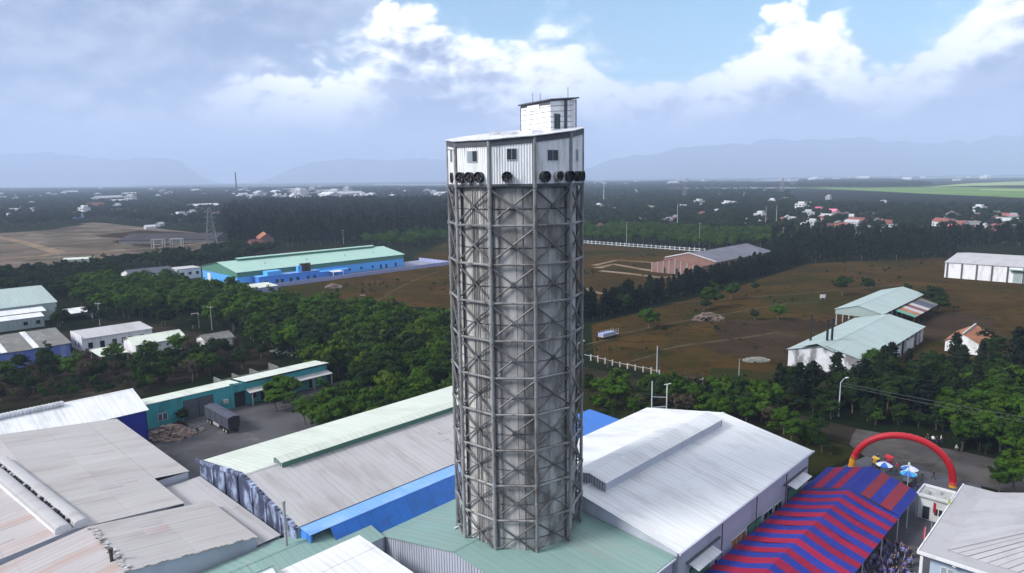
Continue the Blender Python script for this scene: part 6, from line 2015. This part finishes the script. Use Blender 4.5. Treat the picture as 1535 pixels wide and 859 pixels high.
for poly, st_, kp in (([(1150, 596), (1240, 600), (1330, 575), (1545, 558), (1545, 740), (1440, 705), (1420, 650), (1330, 640), (1220, 640)], 3.2, .6), ([(880, 575), (980, 590), (1080, 590), (1160, 602), (1235, 650), (1250, 690), (1210, 690), (1120, 640), (1000, 622), (880, 630)], 3.0, .6), ([(0, 548), (110, 546), (250, 530), (330, 520), (400, 540), (330, 562), (215, 590), (0, 606)], 3.0, .6)):
    under += [(p, tr_r.uniform(.22, .5)) for p in scatter(poly, st_, 71, kp)]
def forest(name, label, pts, protos):
    col = bpy.data.collections.new(name + '_kinds')
    for i, (cm, tm) in enumerate(protos):
        bm = bmesh.new()
        bm.from_mesh(cm)
        bm.from_mesh(tm)
        me = bpy.data.meshes.new(name + '_tree')
        nf = len(cm.polygons)
        bm.faces.ensure_lookup_table()
        for k, f in enumerate(bm.faces):
            f.material_index = 0 if k < nf else 1
        bm.to_mesh(me)
        bm.free()
        me.materials.append(cm.materials[0])
        me.materials.append(M['bark'])
        col.objects.link(bpy.data.objects.new(name + '_tree', me))
    me = bpy.data.meshes.new(name)
    me.from_pydata([tuple(p) for p, s in pts], [], [])
    a = me.attributes.new('size', 'FLOAT', 'POINT')
    a.data.foreach_set('value', [s for p, s in pts])
    a = me.attributes.new('turn', 'FLOAT', 'POINT')
    a.data.foreach_set('value', [tr_r.uniform(0, 6.28) for _ in pts])
    a = me.attributes.new('pick', 'INT', 'POINT')
    a.data.foreach_set('value', [tr_r.randrange(len(protos)) for _ in pts])
    o = bpy.data.objects.new(name, me)
    C.objects.link(o)
    tag(o, label, 'woodland')
    stuff(o)
    ng = bpy.data.node_groups.new(name, 'GeometryNodeTree')
    ng.interface.new_socket('Geometry', in_out='INPUT', socket_type='NodeSocketGeometry')
    ng.interface.new_socket('Geometry', in_out='OUTPUT', socket_type='NodeSocketGeometry')
    N = ng.nodes
    gi, go = N.new('NodeGroupInput'), N.new('NodeGroupOutput')
    ci = N.new('GeometryNodeCollectionInfo')
    ci.inputs['Collection'].default_value = col
    ci.inputs['Separate Children'].default_value = True
    ip = N.new('GeometryNodeInstanceOnPoints')
    ip.inputs['Pick Instance'].default_value = True
    def attr(nm, ty):
        n = N.new('GeometryNodeInputNamedAttribute')
        n.data_type = ty
        n.inputs['Name'].default_value = nm
        return n.outputs['Attribute']
    cx = N.new('ShaderNodeCombineXYZ')
    L = ng.links.new
    L(attr('turn', 'FLOAT'), cx.inputs['Z'])
    L(gi.outputs[0], ip.inputs['Points'])
    L(ci.outputs[0], ip.inputs['Instance'])
    L(attr('pick', 'INT'), ip.inputs['Instance Index'])
    L(cx.outputs[0], ip.inputs['Rotation'])
    L(attr('size', 'FLOAT'), ip.inputs['Scale'])
    L(ip.outputs[0], go.inputs[0])
    md = o.modifiers.new('scatter', 'NODES')
    md.node_group = ng
    return o
forest('broadleaf_woodland', 'dense green wood farther back, seen as one mass', far_broad, PROTO['leaf'])
forest('dark_woodland', 'dark green tree cover of the plain around the far houses', far_dark, PROTO['dark'])
forest('casuarina_woodland', 'dark casuarina forest behind the mint-roofed factory and field', far_cas, PROTO['cas'])
forest('undergrowth', 'dark undergrowth below the roadside trees and in the clearing', under, PROTO['dark'] + PROTO['leaf'][:2])
forest('field_scrub', 'low scrub and tufts dotted over the brown fields', scrub, PROTO['dry'] + PROTO['dark'][:2])
print('trees', len(TREES), 'stuff', len(far_broad), len(far_dark), len(far_cas), 'houses', len(HOUSE_AT))

# ------------------------------------------------------------------ people
def person_mesh(seed, pose):
    rr = random.Random(seed)
    J = {}
    if pose == 'walk':
        fl, fr, kl, kr = (.12, .30, .04), (-.12, -.28, .06), (.11, .14, .50), (-.11, -.04, .50)
        hl, hr = (.30, -.14, .86), (-.30, .22, .90)
    elif pose == 'cheer':
        fl, fr, kl, kr = (.13, .02, .04), (-.13, .02, .04), (.12, .02, .50), (-.12, .02, .50)
        hl, hr = (.30, .18, 1.62), (-.30, .1, .84)
    else:
        fl, fr, kl, kr = (.12, .03, .04), (-.12, .0, .04), (.11, .02, .50), (-.11, .01, .50)
        hl, hr = (.29, .06, .82), (-.28, .10, .84)
    el, er = (.31, .0, 1.14), (-.31, .02, 1.14)
    if pose == 'cheer':
        el = (.36, .06, 1.38)
    pts = [((0, 0, .95), (.15, .11)), ((0, 0, 1.18), (.14, .10)), ((0, 0, 1.38), (.17, .10)), ((0, 0, 1.48), (.06, .06)), ((0, .02, 1.60), (.085, .10)), ((0, .02, 1.70), (.07, .09)),
           ((.11, 0, .88), (.10, .10)), (kl, (.065, .065)), (fl, (.045, .045)), ((fl[0], fl[1] + .16, .03), (.045, .035)),
           ((-.11, 0, .88), (.10, .10)), (kr, (.065, .065)), (fr, (.045, .045)), ((fr[0], fr[1] + .16, .03), (.045, .035)),
           ((.20, 0, 1.40), (.07, .07)), (el, (.048, .048)), (hl, (.035, .035)), ((hl[0], hl[1] + .04, hl[2] - .12 if pose != 'cheer' else hl[2] + .12), (.035, .025)),
           ((-.20, 0, 1.40), (.07, .07)), (er, (.048, .048)), (hr, (.035, .035)), ((hr[0], hr[1] + .04, hr[2] - .12), (.035, .025))]
    E_ = [(0, 1), (1, 2), (2, 3), (3, 4), (4, 5), (0, 6), (6, 7), (7, 8), (8, 9), (0, 10), (10, 11), (11, 12), (12, 13), (2, 14), (14, 15), (15, 16), (16, 17), (2, 18), (18, 19), (19, 20), (20, 21)]
    me = bpy.data.meshes.new('person')
    me.from_pydata([p for p, r in pts], E_, [])
    o = bpy.data.objects.new('person', me)
    C.objects.link(o)
    o.modifiers.new('skin', 'SKIN')
    sub = o.modifiers.new('sub', 'SUBSURF')
    sub.levels = sub.render_levels = 1
    for i, (p, r) in enumerate(pts):
        me.skin_vertices[0].data[i].radius = r
        me.skin_vertices[0].data[i].use_root = (i == 0)
    dg = bpy.context.evaluated_depsgraph_get()
    out = bpy.data.meshes.new_from_object(o.evaluated_get(dg))
    bpy.data.objects.remove(o, do_unlink=True)
    for _ in range(4):
        out.materials.append(None)
    idx = []
    for f in out.polygons:
        c = f.center
        if c.z > 1.5 and abs(c.x) < .16:
            idx.append(3 if (c.z > 1.69 or (c.y < -.01 and c.z > 1.55)) else 0)
        elif c.z > .93 and not (abs(c.x) > .26 and c.z < 1.0) and not c.z > 1.5:
            idx.append(1)
        elif abs(c.x) > .24:
            idx.append(0)
        elif c.z < .09:
            idx.append(3)
        else:
            idx.append(2)
    out.polygons.foreach_set('material_index', idx)
    out.shade_smooth()
    return out
PM = [person_mesh(1, 'stand'), person_mesh(2, 'walk'), person_mesh(3, 'cheer')]
skin = mat('skin', (.42, .25, .17), .6, 0, .1, 2)
hairm = mat('hair', (.015, .012, .01), .7, 0, .1, 2)
def cloth(n, c):
    return mat(n, c, .85, 0, .12, 3)
SH = {'white': cloth('white_shirt', (.72, .72, .74)), 'lilac': cloth('lilac_shirt', (.14, .12, .32)), 'navy': cloth('navy_shirt', (.03, .04, .14)), 'blue': cloth('blue_shirt', (.04, .14, .52)), 'black': cloth('black_shirt', (.015, .015, .018)), 'red': cloth('red_shirt', (.5, .03, .04)), 'pale': cloth('pale_blue_shirt', (.17, .2, .42))}
TRS = [cloth('dark_trousers', (.02, .02, .03)), cloth('blue_trousers', (.04, .05, .12)), cloth('brown_trousers', (.08, .06, .05))]
pr_ = random.Random(9)
def person(loc, shirt, label, group=None, pose=None, rz=None):
    o = bpy.data.objects.new('person', PM[pr_.randrange(3) if pose is None else pose])
    C.objects.link(o)
    o.location = loc
    o.rotation_euler = (0, 0, pr_.uniform(0, 6.28) if rz is None else rz)
    k = pr_.uniform(.93, 1.03)
    o.scale = (k * 1.08, k * 1.08, k)
    for i, m in enumerate((skin, SH[shirt], pr_.choice(TRS), hairm)):
        o.material_slots[i].link = 'OBJECT'
        o.material_slots[i].material = m
    return tag(o, label, 'person', group)
seat_n = 0
for i in range(230):
    s = pr_.uniform(80, 104)
    t = pr_.uniform(18.2, 25.2)
    if s > 97 and t < 21:
        continue
    shirt = pr_.choice(['lilac', 'lilac', 'lilac', 'black', 'lilac', 'navy', 'black', 'pale'])
    person(g(s, t, .02), shirt, 'person in %s shirt in the crowd along the striped tent' % shirt, 'crowd along the tent, %s shirts' % shirt, pr_.choice([0, 0, 1]))
for s, t, shirt, pose in ((92.2, 18.6, 'blue', 2), (91.0, 18.0, 'blue', 0), (93.4, 18.3, 'blue', 1), (90.3, 17.2, 'blue', 2), (94.6, 19.0, 'blue', 0), (89.6, 18.6, 'blue', 1)):
    person(g(s, t, .02), shirt, 'person in bright blue shirt by the office corner', 'people in bright blue by the office', pose)
person(gp(1398, 664, .03), 'white', 'person in white shirt on the road, left of the close pair', None, 0)
person(gp(1404, 665, .03), 'black', 'person in black on the road between two white shirts', None, 0)
person(gp(1410, 664, .03), 'white', 'person in white shirt on the road, right of the close pair', None, 1)
person(gp(1433, 678, .03), 'white', 'person in white shirt alone on the road at right', None, 1)
person(gp(1390, 662, .03), 'black', 'person in black at the left end of the road group', None, 0)
for i in range(16):
    s, t = pr_.uniform(124, 136), pr_.uniform(25.5, 36)
    sh = pr_.choice(['black', 'navy', 'black'])
    person(g(s, t, .02), sh, 'person in %s shirt standing under the arch' % sh, 'people under the arch, %s shirts' % sh, pr_.choice([0, 1]))
person(g(133.5, 31.6, .02), 'red', 'person in red shirt under the arch', None, 0)
person(g(125.6, 25.0, .02), 'white', 'person in white shirt at the right foot of the arch', None, 0)

# ------------------------------------------------------------------ haze
hz = bpy.data.materials.new('haze')
hz.use_nodes = True
nt = hz.node_tree
nt.nodes.clear()
vo = nt.nodes.new('ShaderNodeVolumePrincipled')
vo.inputs['Color'].default_value = (.60, .73, .97, 1)
vo.inputs['Density'].default_value = 1.35e-4
vo.inputs['Anisotropy'].default_value = 0.0
om = nt.nodes.new('ShaderNodeOutputMaterial')
nt.links.new(vo.outputs[0], om.inputs['Volume'])
hb = MB().box(-22000, 22000, -22000, 22000, -3, 1400).build('haze', hz)
tag(hb, 'blue haze lying over the whole plain', 'haze')
stuff(hb)
